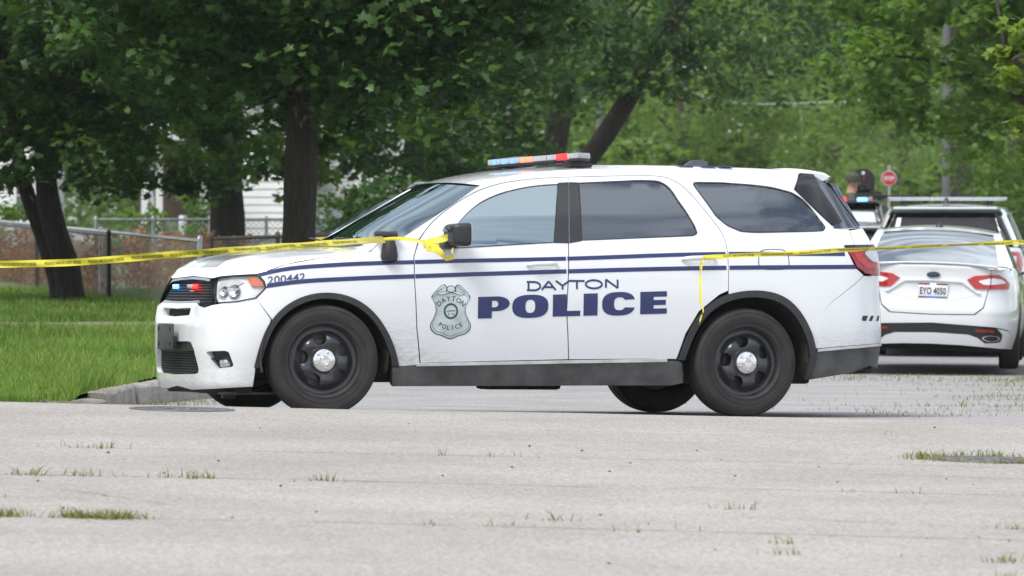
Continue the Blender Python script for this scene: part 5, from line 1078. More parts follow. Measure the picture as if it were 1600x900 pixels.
# ------------------------------------------------------------------ other SUVs, further away: one pattern, own paint
mat('grey_paint', (.10, .105, .11), .3, coat=.6); mat('black_paint', (.02, .02, .024), .3, coat=.6)
def plain_suv(name, label, cat, paint, pos, heading, roof_bar=None, extra_red=True, scale=(1, 1, 1), group=None):
    o = empty(name, label=label, cat=cat, group=group); c, s = math.cos(heading), math.sin(heading)
    o.matrix_world = Matrix.Translation(Vector(pos)) @ Matrix.Rotation(heading, 4, 'Z') @ Matrix.Diagonal((*scale, 1))
    body = [(S0, .22), (.44, .22)]+AFs+[(1.48, .24), (3.48, .24)]+ARs+[(4.6, .30), (S1, .34), (S1, 1.27), (4.72, 1.26), (3.9, 1.22), (2.8, 1.17), (1.9, 1.12), (1.40, 1.165), (1.184, 1.09), (.914, 1.057), (.483, .955), (.1, .935), (S0, .937)]
    panel(B, 'body', body, paint, o, across=True, res=.09)
    glassb = [(1.75, 1.13), (2.8, 1.19), (3.9, 1.24), (4.72, 1.28), (4.60, 1.60), (3.4, 1.63), (2.7, 1.61), (2.2, 1.54)]
    for sd in (-1, 1): panel(B, 'side_window', glassb, 'privacy_glass', o, side=sd, off=-.004, flange=0, res=.1)
    top = [(1.508, 1.211), (1.776, 1.371), (1.951, 1.478), (2.107, 1.573), (2.297, 1.633), (2.49, 1.667), (2.729, 1.688), (3.063, 1.703), (3.541, 1.711), (4.016, 1.705), (4.354, 1.697), (4.62, 1.688)]
    for sd in (-1, 1):
        panel(B, 'roof_rail', top+[(4.60, 1.612), (3.4, 1.645), (2.7, 1.625), (2.2, 1.555), (1.75, 1.145), (1.55, 1.13)], paint, o, side=sd, res=.08)
        for a, b in ((2.62, 2.74), (3.68, 3.86)): panel(B, 'pillar', [(a, 1.17+.03*(a > 3)), (a+.10, 1.175+.03*(a > 3)), (b, 1.64), (b-.10, 1.64)], paint, o, side=sd, off=.004, flange=.01)
        panel(B, 'rear_pillar', [(4.56, 1.27), (4.90, 1.27), (4.80, 1.61), (4.52, 1.65)], paint, o, side=sd, off=.005, flange=.02)
        t_ = panel(B, 'tail_light', [(4.70, 1.20), (5.30, 1.22), (5.32, 1.00), (4.95, .98)], 'red_bright', o, side=sd, off=.014, flange=.03)
        panel(B, 'clear_lens', [(5.02, 1.16), (5.20, 1.165), (5.20, 1.08), (5.04, 1.08)], 'clear_lens_white', t_, side=sd, off=.019, flange=.005)
        m_ = MB().box((1.83, sd*1.06, 1.23), (.11, .22, .16), .04, None, 3).build('mirror', 'black_trim', o)
        for x_ in (.95, 3.99):
            w = MB().lathe([(0, -.09), (.22, -.085), (.235, -.10), (.24, .05)], 28).build('wheel', 'steel_black', o); w.location = (x_, sd*.83, .378); w.rotation_euler = (0, 0, math.pi if sd > 0 else 0)
            MB().lathe([(.235, -.10), (.30, -.13), (.36, -.115), (.376, -.08), (.378, 0), (.376, .08), (.35, .12), (.235, .10)], 36).build('tyre', 'rubber', w)
    loft_obj('roof', sym(H_ROOF), paint, o); loft_obj('windshield', sym(WS), 'screen_glass', o); loft_obj('hood', sym(H_HOOD), paint, o)
    rwp = [(4.92, 1.30), (S1, 1.31), (S1, 1.645), (5.15, 1.64), (4.83, 1.61)]
    panel(B, 'rear_window', rwp, glass('dark_rear_glass', (.02, .02, .022), 1.0, 1.6), o, across=True, off=.003, flange=0)
    panel(B, 'inner_shell', [(S0, .24), (S1, .36), (S1, 1.22), (3.9, 1.16), (1.9, 1.05), (.5, .86), (S0, .84)], 'underbody', o, across=True, off=-.07, flange=0, res=.15)
    MB().box((4.72, 0, 1.70), (.22, 1.20, .03), .012).build('spoiler', paint, o)
    MB().box((2.6, 0, .32), (3.9, 1.5, .14), .03).build('floor_pan', 'underbody', o)
    if roof_bar:
        rb_ = MB().box((3.9, 0, 1.80), (.14, 1.40, .045), .015).build('light_bar', 'dull_chrome', o)
        for y_ in (-.5, .5): MB().box((3.9, y_, 1.755), (.10, .08, .05), .01).build('mounting_foot', 'black_trim', rb_)
        for k in range(8): MB().box((3.985, -.6+k*.171, 1.80), (.012, .15, .04), .004).build('lens', 'lightbar_clear', rb_)
    return o
H_ROOF, H_HOOD = ROOF_G, HOOD_G

# heading: local +x is the tail; tail towards the camera = -Y
ex = plain_suv('parked_suv', 'white police SUV with a pale roof light bar parked beyond the white sedan', 'police car', CW, (0, 0, 0), R(-95.5), 'lightbar_clear', scale=(.98, 1.02, 1.055))
ex.location = (677/CAM_F*70+.0-.096*4.9*-1*1.0-.0, 70.0+4.95, float(street_z(5.2, 72))-.03)
MB().lathe([(0, .07), (.016, .06), (.03, .03), (.045, 0)], 14, Matrix.Translation((4.3, 0, 1.752)) @ Matrix.Rotation(R(90), 4, 'X')).build('antenna_fin', 'black_trim', ex)
gs = plain_suv('grey_suv', 'dark grey SUV half hidden behind the police SUV windshield', 'car', 'grey_paint', (0, 0, 0), R(8))
gs.location = (-3.62, 75.0, float(street_z(0, 76))+.20)
rkm = MB()
for sd in (-1, 1): MB().tube([(2.4, sd*.60, 1.70), (2.5, sd*.60, 1.77), (4.2, sd*.60, 1.80), (4.35, sd*.60, 1.72)], .022, 8).build('roof_rack', 'dull_chrome', gs)
wc = plain_suv('white_suv', 'white SUV beyond the left of the parked police SUV', 'car', CW, (0, 0, 0), R(-95.5)); wc.location = (5.55, 88+4.9, float(street_z(5, 88))-.42)
bt = plain_suv('black_patrol_car', 'black patrol SUV with red and blue lights far up the street', 'police car', 'black_paint', (0, 0, 0), R(-95.5), scale=(1, .62, .96)); bt.location = (5.86, 94+4.9, float(street_z(5, 94))-.05)
for y_, m_ in ((-.33, 'led_red'), (.22, 'led_blue')): MB().box((4.72, y_, 1.735), (.10, .26, .075), .02).build('roof_light', m_, bt)
panel(B, 'rear_placard', [(5.25, 1.36), (S1, 1.37), (S1, 1.54), (5.3, 1.53)], mat('placard', (.45, .50, .50), .5), bt, across=True, off=.012, flange=.004)
# ------------------------------------------------------------------ trees
def bark_mat(name, c0, c1):
    m = bpy.data.materials.new(name); m.use_nodes = True; nt = m.node_tree; b = nt.nodes['Principled BSDF']; b.inputs['Roughness'].default_value = .9
    tc = nt.nodes.new('ShaderNodeTexCoord'); mp = nt.nodes.new('ShaderNodeMapping'); mp.inputs['Scale'].default_value = (9, 9, 1.6); nt.links.new(tc.outputs['Object'], mp.inputs[0])
    n = nt.nodes.new('ShaderNodeTexNoise'); n.inputs['Scale'].default_value = 3.2; n.inputs['Detail'].default_value = 8; n.inputs['Roughness'].default_value = .7; nt.links.new(mp.outputs[0], n.inputs['Vector'])
    r = nt.nodes.new('ShaderNodeMapRange'); r.inputs[1].default_value = .35; r.inputs[2].default_value = .68; nt.links.new(n.outputs['Fac'], r.inputs[0])
    mx = nt.nodes.new('ShaderNodeMixRGB'); mx.inputs[1].default_value = (*c0, 1); mx.inputs[2].default_value = (*c1, 1); nt.links.new(r.outputs[0], mx.inputs[0]); nt.links.new(mx.outputs[0], b.inputs['Base Color'])
    bp = nt.nodes.new('ShaderNodeBump'); bp.inputs['Strength'].default_value = .9; bp.inputs['Distance'].default_value = .05; nt.links.new(n.outputs['Fac'], bp.inputs['Height']); nt.links.new(bp.outputs['Normal'], b.inputs['Normal']); MATS[name] = m
bark_mat('bark_dark', (.014, .011, .009), (.052, .043, .035)); bark_mat('bark_mid', (.05, .042, .035), (.12, .10, .085))
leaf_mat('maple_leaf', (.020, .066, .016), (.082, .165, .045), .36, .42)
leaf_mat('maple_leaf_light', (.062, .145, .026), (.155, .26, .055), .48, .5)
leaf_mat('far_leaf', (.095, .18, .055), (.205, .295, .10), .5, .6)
leaf_mat('yellow_leaf', (.10, .17, .015), (.17, .25, .03), .45, .5)
leaf_mat('dead_vine', (.17, .08, .042), (.34, .19, .11), .3, .8)
_lobes = [(0, 0), (.16, .10), (.50, .05), (.40, .28), (.58, .62), (.27, .55), (0, 1.0), (-.27, .55), (-.58, .62), (-.40, .28), (-.50, .05), (-.16, .10)]
MAPLE_V = np.array([(x, y-.45, -.10*abs(x)-.12*(y-.4)**2) for x, y in _lobes]+[(0, -.05, .03)]); MAPLE_F = np.array([(i, (i+1) % 12, 12) for i in range(12)])
CARD_V = np.array([(0, -.5, -.05), (.36, 0, .04), (0, .55, -.08), (-.36, 0, .04)]); CARD_F = np.array([(0, 1, 2), (0, 2, 3)])
def leaves(C, size, kind, seed, upness=1.0):
    r = np.random.default_rng(seed); n = len(C); base, F = (MAPLE_V, MAPLE_F) if kind == 'maple' else (CARD_V, CARD_F)
    nz = r.normal(0, .55, (n, 3)); nz[:, 2] += upness; nz /= np.linalg.norm(nz, axis=1)[:, None]
    a = r.normal(0, 1, (n, 3)); a[:, 2] -= .5; t = a-nz*(a*nz).sum(1)[:, None]; t /= np.linalg.norm(t, axis=1)[:, None]+1e-9; b = np.cross(t, nz)
    s = size*r.uniform(.6, 1.25, n); V = C[:, None]+(b[:, None]*base[None, :, :1]+t[:, None]*base[None, :, 1:2]+nz[:, None]*base[None, :, 2:3])*s[:, None, None]
    m = len(base); Fa = (F[None]+(np.arange(n)*m)[:, None, None]).reshape(-1, 3); return V.reshape(-1, 3), Fa, m, n
def clump_points(cent, rad, per, r, flat=.6):
    n = len(cent); k = np.repeat(np.arange(n), per); d = r.normal(0, 1, (len(k), 3)); d /= np.linalg.norm(d, axis=1)[:, None]; q = r.uniform(0, 1, len(k))**(1/2.2); return cent[k]+d*q[:, None]*rad[k][:, None]*np.array([1, 1, flat]), k
def crown_centres(c, rad, n, r, zmin=-9, zmax=99, shell=.45, drop=None):
    """clump centres through an ellipsoid, denser towards its skin"""
    o = []
    while len(o) < n:
        d = r.normal(0, 1, 3); d /= np.linalg.norm(d); q = r.uniform(shell**3, 1)**(1/3); p = np.array(c)+d*q*np.array(rad)*(1+.12*math.sin(5*d[0]+3*d[1]+c[0])+.10*math.sin(9*d[1]+c[1]))
        if zmin < p[2] < zmax: o.append(p)
    return np.array(o)
def limb(parent, pts, r0, r1, m, name='limb', seg=9):
    p = catmull(pts, 6); n = len(p); r = np.linspace(r0, r1, n)*(1+.08*np.sin(np.arange(n)*1.7)); return MB().tube(p, list(r), seg).build(name, m, parent, sharp=80)
def tree(name, label, base, trunks, crowns, leafsize, m='maple_leaf', bark='bark_dark', seed=1, group=None, limbs=6, singles=0, twig=True):
    """trunks: list of (points relative to base, r0, r1); crowns: (centre rel, radii, n clumps, per clump, clump radius, leaf kind, zmin, zmax)"""
    r = np.random.default_rng(seed); o = empty(name, base, 0, label, 'tree', group); tops = []
    for i, (pts, r0, r1) in enumerate(trunks):
        p = catmull(pts, 8); n = len(p); rr = np.interp(np.linspace(0, 1, n), [0, .06, .2, 1], [r0*1.45, r0*1.12, r0, r1])*(1+.035*np.sin(np.arange(n)*.9+i)); v = []; sg = 18; m_ = MB().tube(p, list(rr), sg)
        m_.v = [tuple(np.array(q)+np.array([.03*r0*math.sin(k % sg*2.1+j_), .03*r0*math.cos(k % sg*1.7), 0])) for k, q in enumerate(m_.v) for j_ in (0,)]
        m_.build('trunk', bark, o, sharp=80); tops.append(p[-1]); tops += [p[int(n*.6)], p[int(n*.8)]]
    allc = []; Vs = []; Fs = []; Sh = []; nv = 0
    for ci, (c, rad, n, per, cr, kind, zmin, zmax, ls) in enumerate(crowns):
        cc = crown_centres(c, rad, n, r, zmin-base[2], zmax-base[2]); rr = cr*r.uniform(.6, 1.3, n); P, k = clump_points(cc, rr, per, r); V, F, mv, nl = leaves(P, leafsize*ls, kind, seed*7+ci)
        tone = r.uniform(0, 1, n); sh = np.clip(.55*tone[k]+.45*r.uniform(0, 1, nl), 0, 1); Vs.append(V); Fs.append(F+nv); nv += len(V); Sh.append(np.repeat(sh, mv)); allc.append(cc)
    cr_o = big_mesh('crown', np.vstack(Vs), np.vstack(Fs), m, o, attr=np.concatenate(Sh)); tag(cr_o, kind='stuff')
    allc = np.vstack(allc); pick = r.choice(len(allc), min(limbs, len(allc)), replace=False)
    for i in pick:
        t = np.array(tops[r.integers(len(tops))]); e_ = allc[i]; mid = (t+e_)/2+np.array([0, 0, .25])+r.normal(0, .15, 3); r0 = .035+.02*np.linalg.norm(e_-t)/3; limb(o, [t, mid, e_], r0, .008, bark, seg=7)
    return o, allc
def single_leaves(o, m, pts, size, seed):
    """leaves near enough to tell apart: one object each, sharing a mesh"""
    r = np.random.default_rng(seed); me = bpy.data.meshes.new('leaf'); me.from_pydata([tuple(p) for p in MAPLE_V], [], [tuple(int(a) for a in q) for q in MAPLE_F]); me.materials.append(MATS[m])
    for sh_ in (0,): a = me.attributes.new('shade', 'FLOAT', 'POINT'); a.data.foreach_set('value', np.full(len(MAPLE_V), .9, np.float32))
    for p in pts:
        l = bpy.data.objects.new('leaf', me); COL.objects.link(l); l.parent = o; l.location = p; l.rotation_euler = (r.normal(.5, .5), r.normal(0, .5), r.uniform(0, 6.28)); s = size*r.uniform(.8, 1.25); l.scale = (s, s, s)
G1 = 'trees shading the yard on the left'
# nearest maple over the yard, two stems leaning left
o1, c1 = tree('maple_tree', 'maple with two dark leaning stems on the lawn at the left edge', (px(112, 470, 74)[0], 74, .04),
  [([(0, 0, -.1), (-.05, 0, .35), (-.28, 0, 1.2), (-.36, .1, 2.2), (-.5, .2, 4.2)], .17, .10), ([(-.14, .12, .1), (-.30, .2, .6), (-.60, .3, 1.45), (-.85, .4, 2.6), (-1.3, .5, 4)], .105, .07)],
  [((.0, -1.0, 4.2), (4.6, 3.2, 2.9), 460, 56, .36, 'maple', 1.42, 4.6, 1.0), ((-1.5, -2.2, 2.6), (1.6, 1.2, 1.2), 60, 56, .28, 'maple', 1.45, 4.6, 1.0), ((0, 0, 6.6), (4.8, 4.5, 3.2), 200, 26, .7, 'card', 4.2, 12, 3.2)], .118, seed=3, group=G1, limbs=12)
# big straight maple
o2, c2 = tree('maple_tree', 'tall maple with one thick straight dark trunk behind the hood', (px(465, 400, 62)[0], 62, .08),
  [([(0, 0, -.2), (.0, 0, .5), (.03, 0, 1.6), (.08, 0, 3.0), (.15, .1, 6)], .185, .15)],
  [((.25, .4, 4.0), (2.9, 2.6, 2.1), 290, 60, .34, 'maple', 1.92, 4.1, 1.0), ((-.6, .6, 3.9), (2.3, 2.4, 1.7), 110, 56, .34, 'maple', 2.2, 4.1, 1.0), ((1.75, -.5, 3.5), (1.5, 1.4, 1.1), 80, 56, .28, 'maple', 2.35, 4.1, 1.0), ((.2, .5, 6.5), (4, 4, 3), 180, 26, .7, 'card', 4.0, 11, 3.2)], .108, seed=5, group=G1, limbs=12)
MB().tube([(.03, 0, 2.55), (-.22, -.1, 2.40), (-.36, -.15, 2.33)], [.06, .055, .05], 10).build('limb_stub', 'bark_dark', o2)
o3, c3 = tree('maple_tree', 'broad dark trunk standing in front of the white house', (px(355, 400, 96)[0], 96, 0),
  [([(0, 0, -.3), (.0, 0, .8), (-.03, 0, 2), (.02, 0, 4), (.1, 0, 7)], .285, .2)],
  [((-.2, 0, 4.6), (5.2, 3.5, 3.1), 300, 30, .45, 'card', 1.75, 5.2, 1.2), ((-.1, -1.0, 2.1), (.7, .5, .55), 26, 30, .3, 'card', 1.3, 3, 1.0), ((1.1, -1, 1.7), (.8, .6, .5), 14, 26, .26, 'card', 1.2, 3, 1.0), ((0, 0, 7), (5, 5, 3), 120, 22, .8, 'card', 4.5, 12, 3)], .17, 'maple_leaf_light', seed=8, group=G1, limbs=8)
single_leaves(o1, 'maple_leaf', np.column_stack([np.random.default_rng(4).uniform(-1.9, .3, 110), np.random.default_rng(5).uniform(-3.4, -2.6, 110), np.random.default_rng(6).normal(1.95, .28, 110)]), .125, 9)
single_leaves(o2, 'maple_leaf', np.column_stack([np.random.default_rng(7).normal(1.2, .8, 120), np.random.default_rng(8).uniform(-2.3, -1.6, 120), np.random.default_rng(9).uniform(2.4, 3.6, 120)]), .112, 10)
G2 = 'trees lining the far part of the street'
def far_tree(label, u, D, tr, rad, cz, n, per, cr, ls, m, seed, lean=(0, 0), bark='bark_mid', zmin=.3, zmax=13, rx=None, limbs=5, xoff=0., more=()):
    X = (u-800)/CAM_F*D; g = float(street_z(X, D)) if D > 60 else 0; R3 = rx or (rad, rad*.8, rad*.85)
    return tree('street_tree', label, (X, D, g-.1), [([(0, 0, -.2), (lean[0]*.15, 0, 1.2), (lean[0]*.5, lean[1]*.5, 3), (lean[0], lean[1], 6)], tr, tr*.6)], [((lean[0]*.6+xoff, lean[1]*.5, cz), R3, n, per, cr, 'card', zmin+g, zmax, ls)]+list(more), .2, m, bark, seed, G2, limbs)
# leaning trunks in the middle
far_tree('tree with a dark trunk leaning right above the light bar', 822, 112, .24, 3.5, 6.0, 360, 34, .5, .75, 'maple_leaf', 21, (3.4, .3), 'bark_dark', 3.15, xoff=1.5, more=[((1.9, -1.0, 3.9), (1.5, .7, .9), 46, 34, .4, 'card', 2.6, 9, .75), ((.3, -1.2, 3.6), (1.2, .6, .6), 26, 34, .36, 'card', 2.7, 9, .75)])
far_tree('tree with an upright dark trunk left of the leaning one', 838, 118, .30, 3.4, 6.4, 240, 30, .55, .8, 'maple_leaf', 22, (.9, 0), 'bark_dark', 3.1)
far_tree('leafy tree between the yard maples and the light bar', 640, 104, .22, 3.2, 4.2, 400, 40, .5, .75, 'maple_leaf', 23, (.2, 0), zmin=.6)
# right side
o6, c6 = tree('maple_tree', 'maple overhanging the street from the right edge of the picture', (px(1606, 400, 84)[0]+.42, 84, .0),
  [([(0, 0, -.2), (.0, 0, 1.2), (.0, 0, 2.6), (-.1, 0, 6)], .17, .12)], [((-1.15, .4, 4.6), (2.4, 2.4, 2.5), 230, 50, .38, 'maple', 2.0, 5.2, 1.0), ((.2, -.6, 3.4), (1.0, .8, 1.6), 55, 46, .36, 'maple', 1.8, 5.2, 1.0), ((-.2, .5, 7.0), (2.8, 2.8, 2.4), 70, 24, .7, 'card', 5.0, 10, 3)], .13, 'maple_leaf_light', 'bark_dark', 31, None, 10)
MB().tube([(.0, -.1, 3.3), (-.30, -.4, 3.75), (-.62, -.6, 4.6)], [.12, .11, .09], 12).build('limb', 'bark_mid', o6)
oy, cy_ = tree('young_maple', 'bright yellow green maple sprig at the upper right edge', (px(1640, 400, 54)[0], 54, .05), [([(0, 0, -.2), (.02, 0, 1.2), (0, 0, 2.6), (-.05, 0, 3.6)], .07, .03)], [((-.05, 0, 2.45), (.42, .5, .55), 22, 30, .16, 'maple', 1.5, 4, .85)], .12, 'yellow_leaf', 'bark_mid', 33, None, 6)
far_tree('tree with a stout brown trunk right of the stop sign', 1505, 122, .30, 3.3, 5.6, 260, 32, .55, .85, 'maple_leaf_light', 41, (-.3, 0), 'bark_mid', 2.1)
far_tree('low tree on the right beyond the parked cars', 1612, 108, .16, 1.8, 2.7, 150, 28, .45, .8, 'maple_leaf_light', 42, (.1, 0), zmin=.7)
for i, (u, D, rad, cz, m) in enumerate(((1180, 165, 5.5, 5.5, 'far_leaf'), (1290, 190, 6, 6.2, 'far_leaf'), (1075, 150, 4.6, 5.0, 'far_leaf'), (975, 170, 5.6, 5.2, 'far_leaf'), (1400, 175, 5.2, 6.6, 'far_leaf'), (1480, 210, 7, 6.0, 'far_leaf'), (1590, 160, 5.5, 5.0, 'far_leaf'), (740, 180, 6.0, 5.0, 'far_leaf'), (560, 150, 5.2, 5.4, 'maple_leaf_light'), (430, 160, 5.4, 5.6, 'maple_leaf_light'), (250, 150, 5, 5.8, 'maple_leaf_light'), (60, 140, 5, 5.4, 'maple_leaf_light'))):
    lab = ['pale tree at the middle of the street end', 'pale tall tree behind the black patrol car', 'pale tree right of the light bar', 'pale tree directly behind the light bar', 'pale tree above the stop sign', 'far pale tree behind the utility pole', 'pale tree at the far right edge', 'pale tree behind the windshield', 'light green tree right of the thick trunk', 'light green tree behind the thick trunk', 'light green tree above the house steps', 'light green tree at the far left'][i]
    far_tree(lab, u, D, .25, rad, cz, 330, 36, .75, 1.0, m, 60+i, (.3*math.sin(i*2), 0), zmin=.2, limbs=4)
# far wood closing every gap
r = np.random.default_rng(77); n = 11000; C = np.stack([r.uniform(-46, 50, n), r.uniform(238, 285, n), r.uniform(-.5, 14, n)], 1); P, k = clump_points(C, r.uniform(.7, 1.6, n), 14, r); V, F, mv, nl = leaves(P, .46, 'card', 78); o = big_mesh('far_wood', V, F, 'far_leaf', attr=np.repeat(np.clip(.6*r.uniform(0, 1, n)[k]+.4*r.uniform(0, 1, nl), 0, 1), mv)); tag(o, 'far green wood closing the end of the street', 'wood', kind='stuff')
# shrubs
def shrub(label, u, D, w, h, m, seed, z0=0., n=60, ls=.10, name='shrub', cat='shrub'):
    r = np.random.default_rng(seed); X = (u-800)/CAM_F*D; e_ = empty(name, (X, D, z0), 0, label, cat); cc = crown_centres((0, 0, h*.5), (w, w*.7, h*.6), n, r, 0, 9, .1); P, k = clump_points(cc, np.full(n, .2), 26, r); V, F, mv, nl = leaves(P, ls, 'card', seed)
    tag(big_mesh('foliage', V, F, m, e_, attr=np.repeat(np.clip(.6*r.uniform(0, 1, n)[k]+.4*r.uniform(0, 1, nl), 0, 1), mv)), kind='stuff')
    for i in range(4): MB().tube([(0, 0, 0), tuple(np.array([0, 0, h*.3])+r.normal(0, .1, 3)), tuple(cc[i])], [.02, .015, .005], 6).build('stem', 'bark_mid', e_)
shrub('green bush beside the porch steps', 315, 112, .55, 1.35, 'maple_leaf_light', 91, 0); shrub('low green bush left of the porch', 205, 110, .8, 1.0, 'maple_leaf_light', 92, 0, 70); shrub('dark bush right of the thick trunk', 590, 88, .9, 1.5, 'maple_leaf', 93, 0, 110); shrub('green bush left of the dark grey SUV roof', 560, 100, .7, 1.3, 'maple_leaf_light', 94, 0, 60); shrub('bush at the left edge by the fence', 45, 100, .9, 1.2, 'maple_leaf_light', 95, 0, 80); shrub('low bush under the pale trees right of the roof', 1130, 150, 2.0, 2.2, 'far_leaf', 96, 0, 160, .2); shrub('round bush near the stop sign', 1485, 150, 1.3, 2.2, 'far_leaf', 97, -.2, 120, .2); shrub('dark hedge bush behind the windshield', 700, 96, 1.6, 2.0, 'maple_leaf', 98, 0, 200, .14); shrub('hedge bush behind the roof of the police SUV', 960, 135, 2.2, 2.4, 'far_leaf', 99, 0, 260, .18)

# trees just outside the picture on the left, mirrored in the windshield
for i, (X, Y, lab) in enumerate(((-13.5, 45, 'street maple standing outside the left of the picture by the kerb'), (-17, 55, 'second street maple outside the left of the picture'), (-12.5, 33.5, 'tree across the street outside the left of the picture'))):
    tree('street_tree', lab, (X, Y, .05), [([(0, 0, -.2), (0, 0, 1.5), (.1, 0, 4), (.2, 0, 7)], .22, .12)], [((0, 0, 6.3), (4.2, 4.2, 4.0), 260, 26, .7, 'card', 1.9, 12, 2.2)], .2, 'maple_leaf', 'bark_dark', 120+i, G2, 5)
# ------------------------------------------------------------------ fences
mat('galvanised', (.42, .44, .46), .4, .7, var=.2, vscale=6); mat('rusty_pipe', (.085, .06, .05), .7, .2, var=.4, vscale=8); mat('dark_pipe', (.03, .03, .035), .5, .3); mat('wire', (.30, .30, .30), .5, .6); mat('rusty_wire', (.13, .09, .07), .7, .3)
def chain_fence(label, a, b, h, posts, rail, wire, cell=.07, post_r=.03, group=None, every=1):
    a = np.array(a, float); b = np.array(b, float); L = np.linalg.norm((b-a)[:2]); d = (b-a)/L; e_ = empty('chain_link_fence', tuple(a), 0, label, 'fence')
    for t in posts:
        p = d*L*t; MB().tube([(p[0], p[1], p[2]-.1), (p[0], p[1], p[2]+h+.03)], post_r, 12).lathe([(0, .045), (post_r*.7, .035), (post_r*1.15, 0)], 12, Matrix.Translation((p[0], p[1], p[2]+h+.02)) @ Matrix.Rotation(R(90), 4, 'X')).build('post', rail, e_)
    ed = sorted(posts)
    for t0, t1 in zip(ed[:-1], ed[1:]): p, q = d*L*t0, d*L*t1; MB().tube([(p[0], p[1], p[2]+h), (q[0], q[1], q[2]+h)], post_r*.72, 10).build('top_rail', rail, e_)
    m = MB(); n = int(L/cell); V = []; F = []; w = .0055; hh = h-.03
    nn = np.array([-d[1], d[0], 0])
    for sgn in (-1, 1):
        for i in range(-int(hh/cell), n+int(hh/cell)):
            x0 = i*cell; x1 = x0+sgn*hh; z0, z1 = .02, hh
            if sgn > 0: lo, hi = max(x0, 0), min(x1, L)
            else: lo, hi = max(x1, 0), min(x0, L)
            if hi-lo < .02: continue
            za = z0+(lo-x0)/(x1-x0)*(z1-z0); zb = z0+(hi-x0)/(x1-x0)*(z1-z0); k = len(V); p = d*lo; q = d*hi; off = nn*.004*sgn
            V += [p+off+np.array([0, 0, za-w]), q+off+np.array([0, 0, zb-w]), q+off+np.array([0, 0, zb+w]), p+off+np.array([0, 0, za+w])]; F.append((k, k+1, k+2, k+3))
    tag(mesh_obj('mesh', V, F, wire, e_, False), kind='stuff'); return e_
g0 = .05
A = px(312, 0, 66)[0]
chain_fence('silver chain link fence running back from a post by the hood', (A, 66, g0), (px(-40, 0, 105)[0], 105, g0-.02), .86, (0, .33, .66, 1), 'galvanised', 'wire')
chain_fence('rusty chain link fence passing behind the thick trunk', (A+.02, 66.02, g0), (px(720, 0, 82)[0], 82, 0), .88, (.03, .25, .5, .75, 1), 'rusty_pipe', 'wire')
chain_fence('dark chain link fence behind the two leaning stems', (px(170, 0, 75)[0], 75, .03), (px(-30, 0, 96)[0], 96, .03), .86, (0, .5, 1), 'dark_pipe', 'rusty_wire')
chain_fence('far silver chain link fence in front of the white house', (px(150, 0, 101)[0], 101, 0), (px(590, 0, 103)[0], 103, 0), .90, (0, .2, .4, .6, .8, 1), 'galvanised', 'wire', .1)
def vines(label, a, b, h, n, seed):
    r = np.random.default_rng(seed); a = np.array(a, float); b = np.array(b, float); t = r.uniform(0, 1, n); C = a+(b-a)*t[:, None]+r.normal(0, .08, (n, 3)); C[:, 2] = r.uniform(.0, 1, n)**.8*h*(.75+.25*np.sin(t*23))+.05; e_ = empty('dead_vine', tuple(a), 0, label, 'vine')
    P, k = clump_points(C-a, np.full(n, .13), 22, r); V, F, mv, nl = leaves(P, .05, 'card', seed, .2); tag(big_mesh('foliage', V, F, 'dead_vine', e_, attr=np.repeat(np.clip(.5*r.uniform(0, 1, n)[k]+.5*r.uniform(0, 1, nl), 0, 1), mv)), kind='stuff')
    for i in range(14): q = C[i]-a; MB().tube([(q[0], q[1], 0), (q[0]+r.normal(0, .1), q[1], q[2]*.6), tuple(q)], [.012, .01, .004], 5).build('stem', 'bark_mid', e_)
vines('brown dead vines on the fence at the left edge', (px(170, 0, 78)[0], 78.4, .03), (px(-20, 0, 97)[0], 97, .03), .80, 420, 51)
vines('rust brown vines on the fence near the hood', (px(200, 0, 84)[0], 84, .03), (px(420, 0, 80)[0], 78, .03), .84, 420, 52)
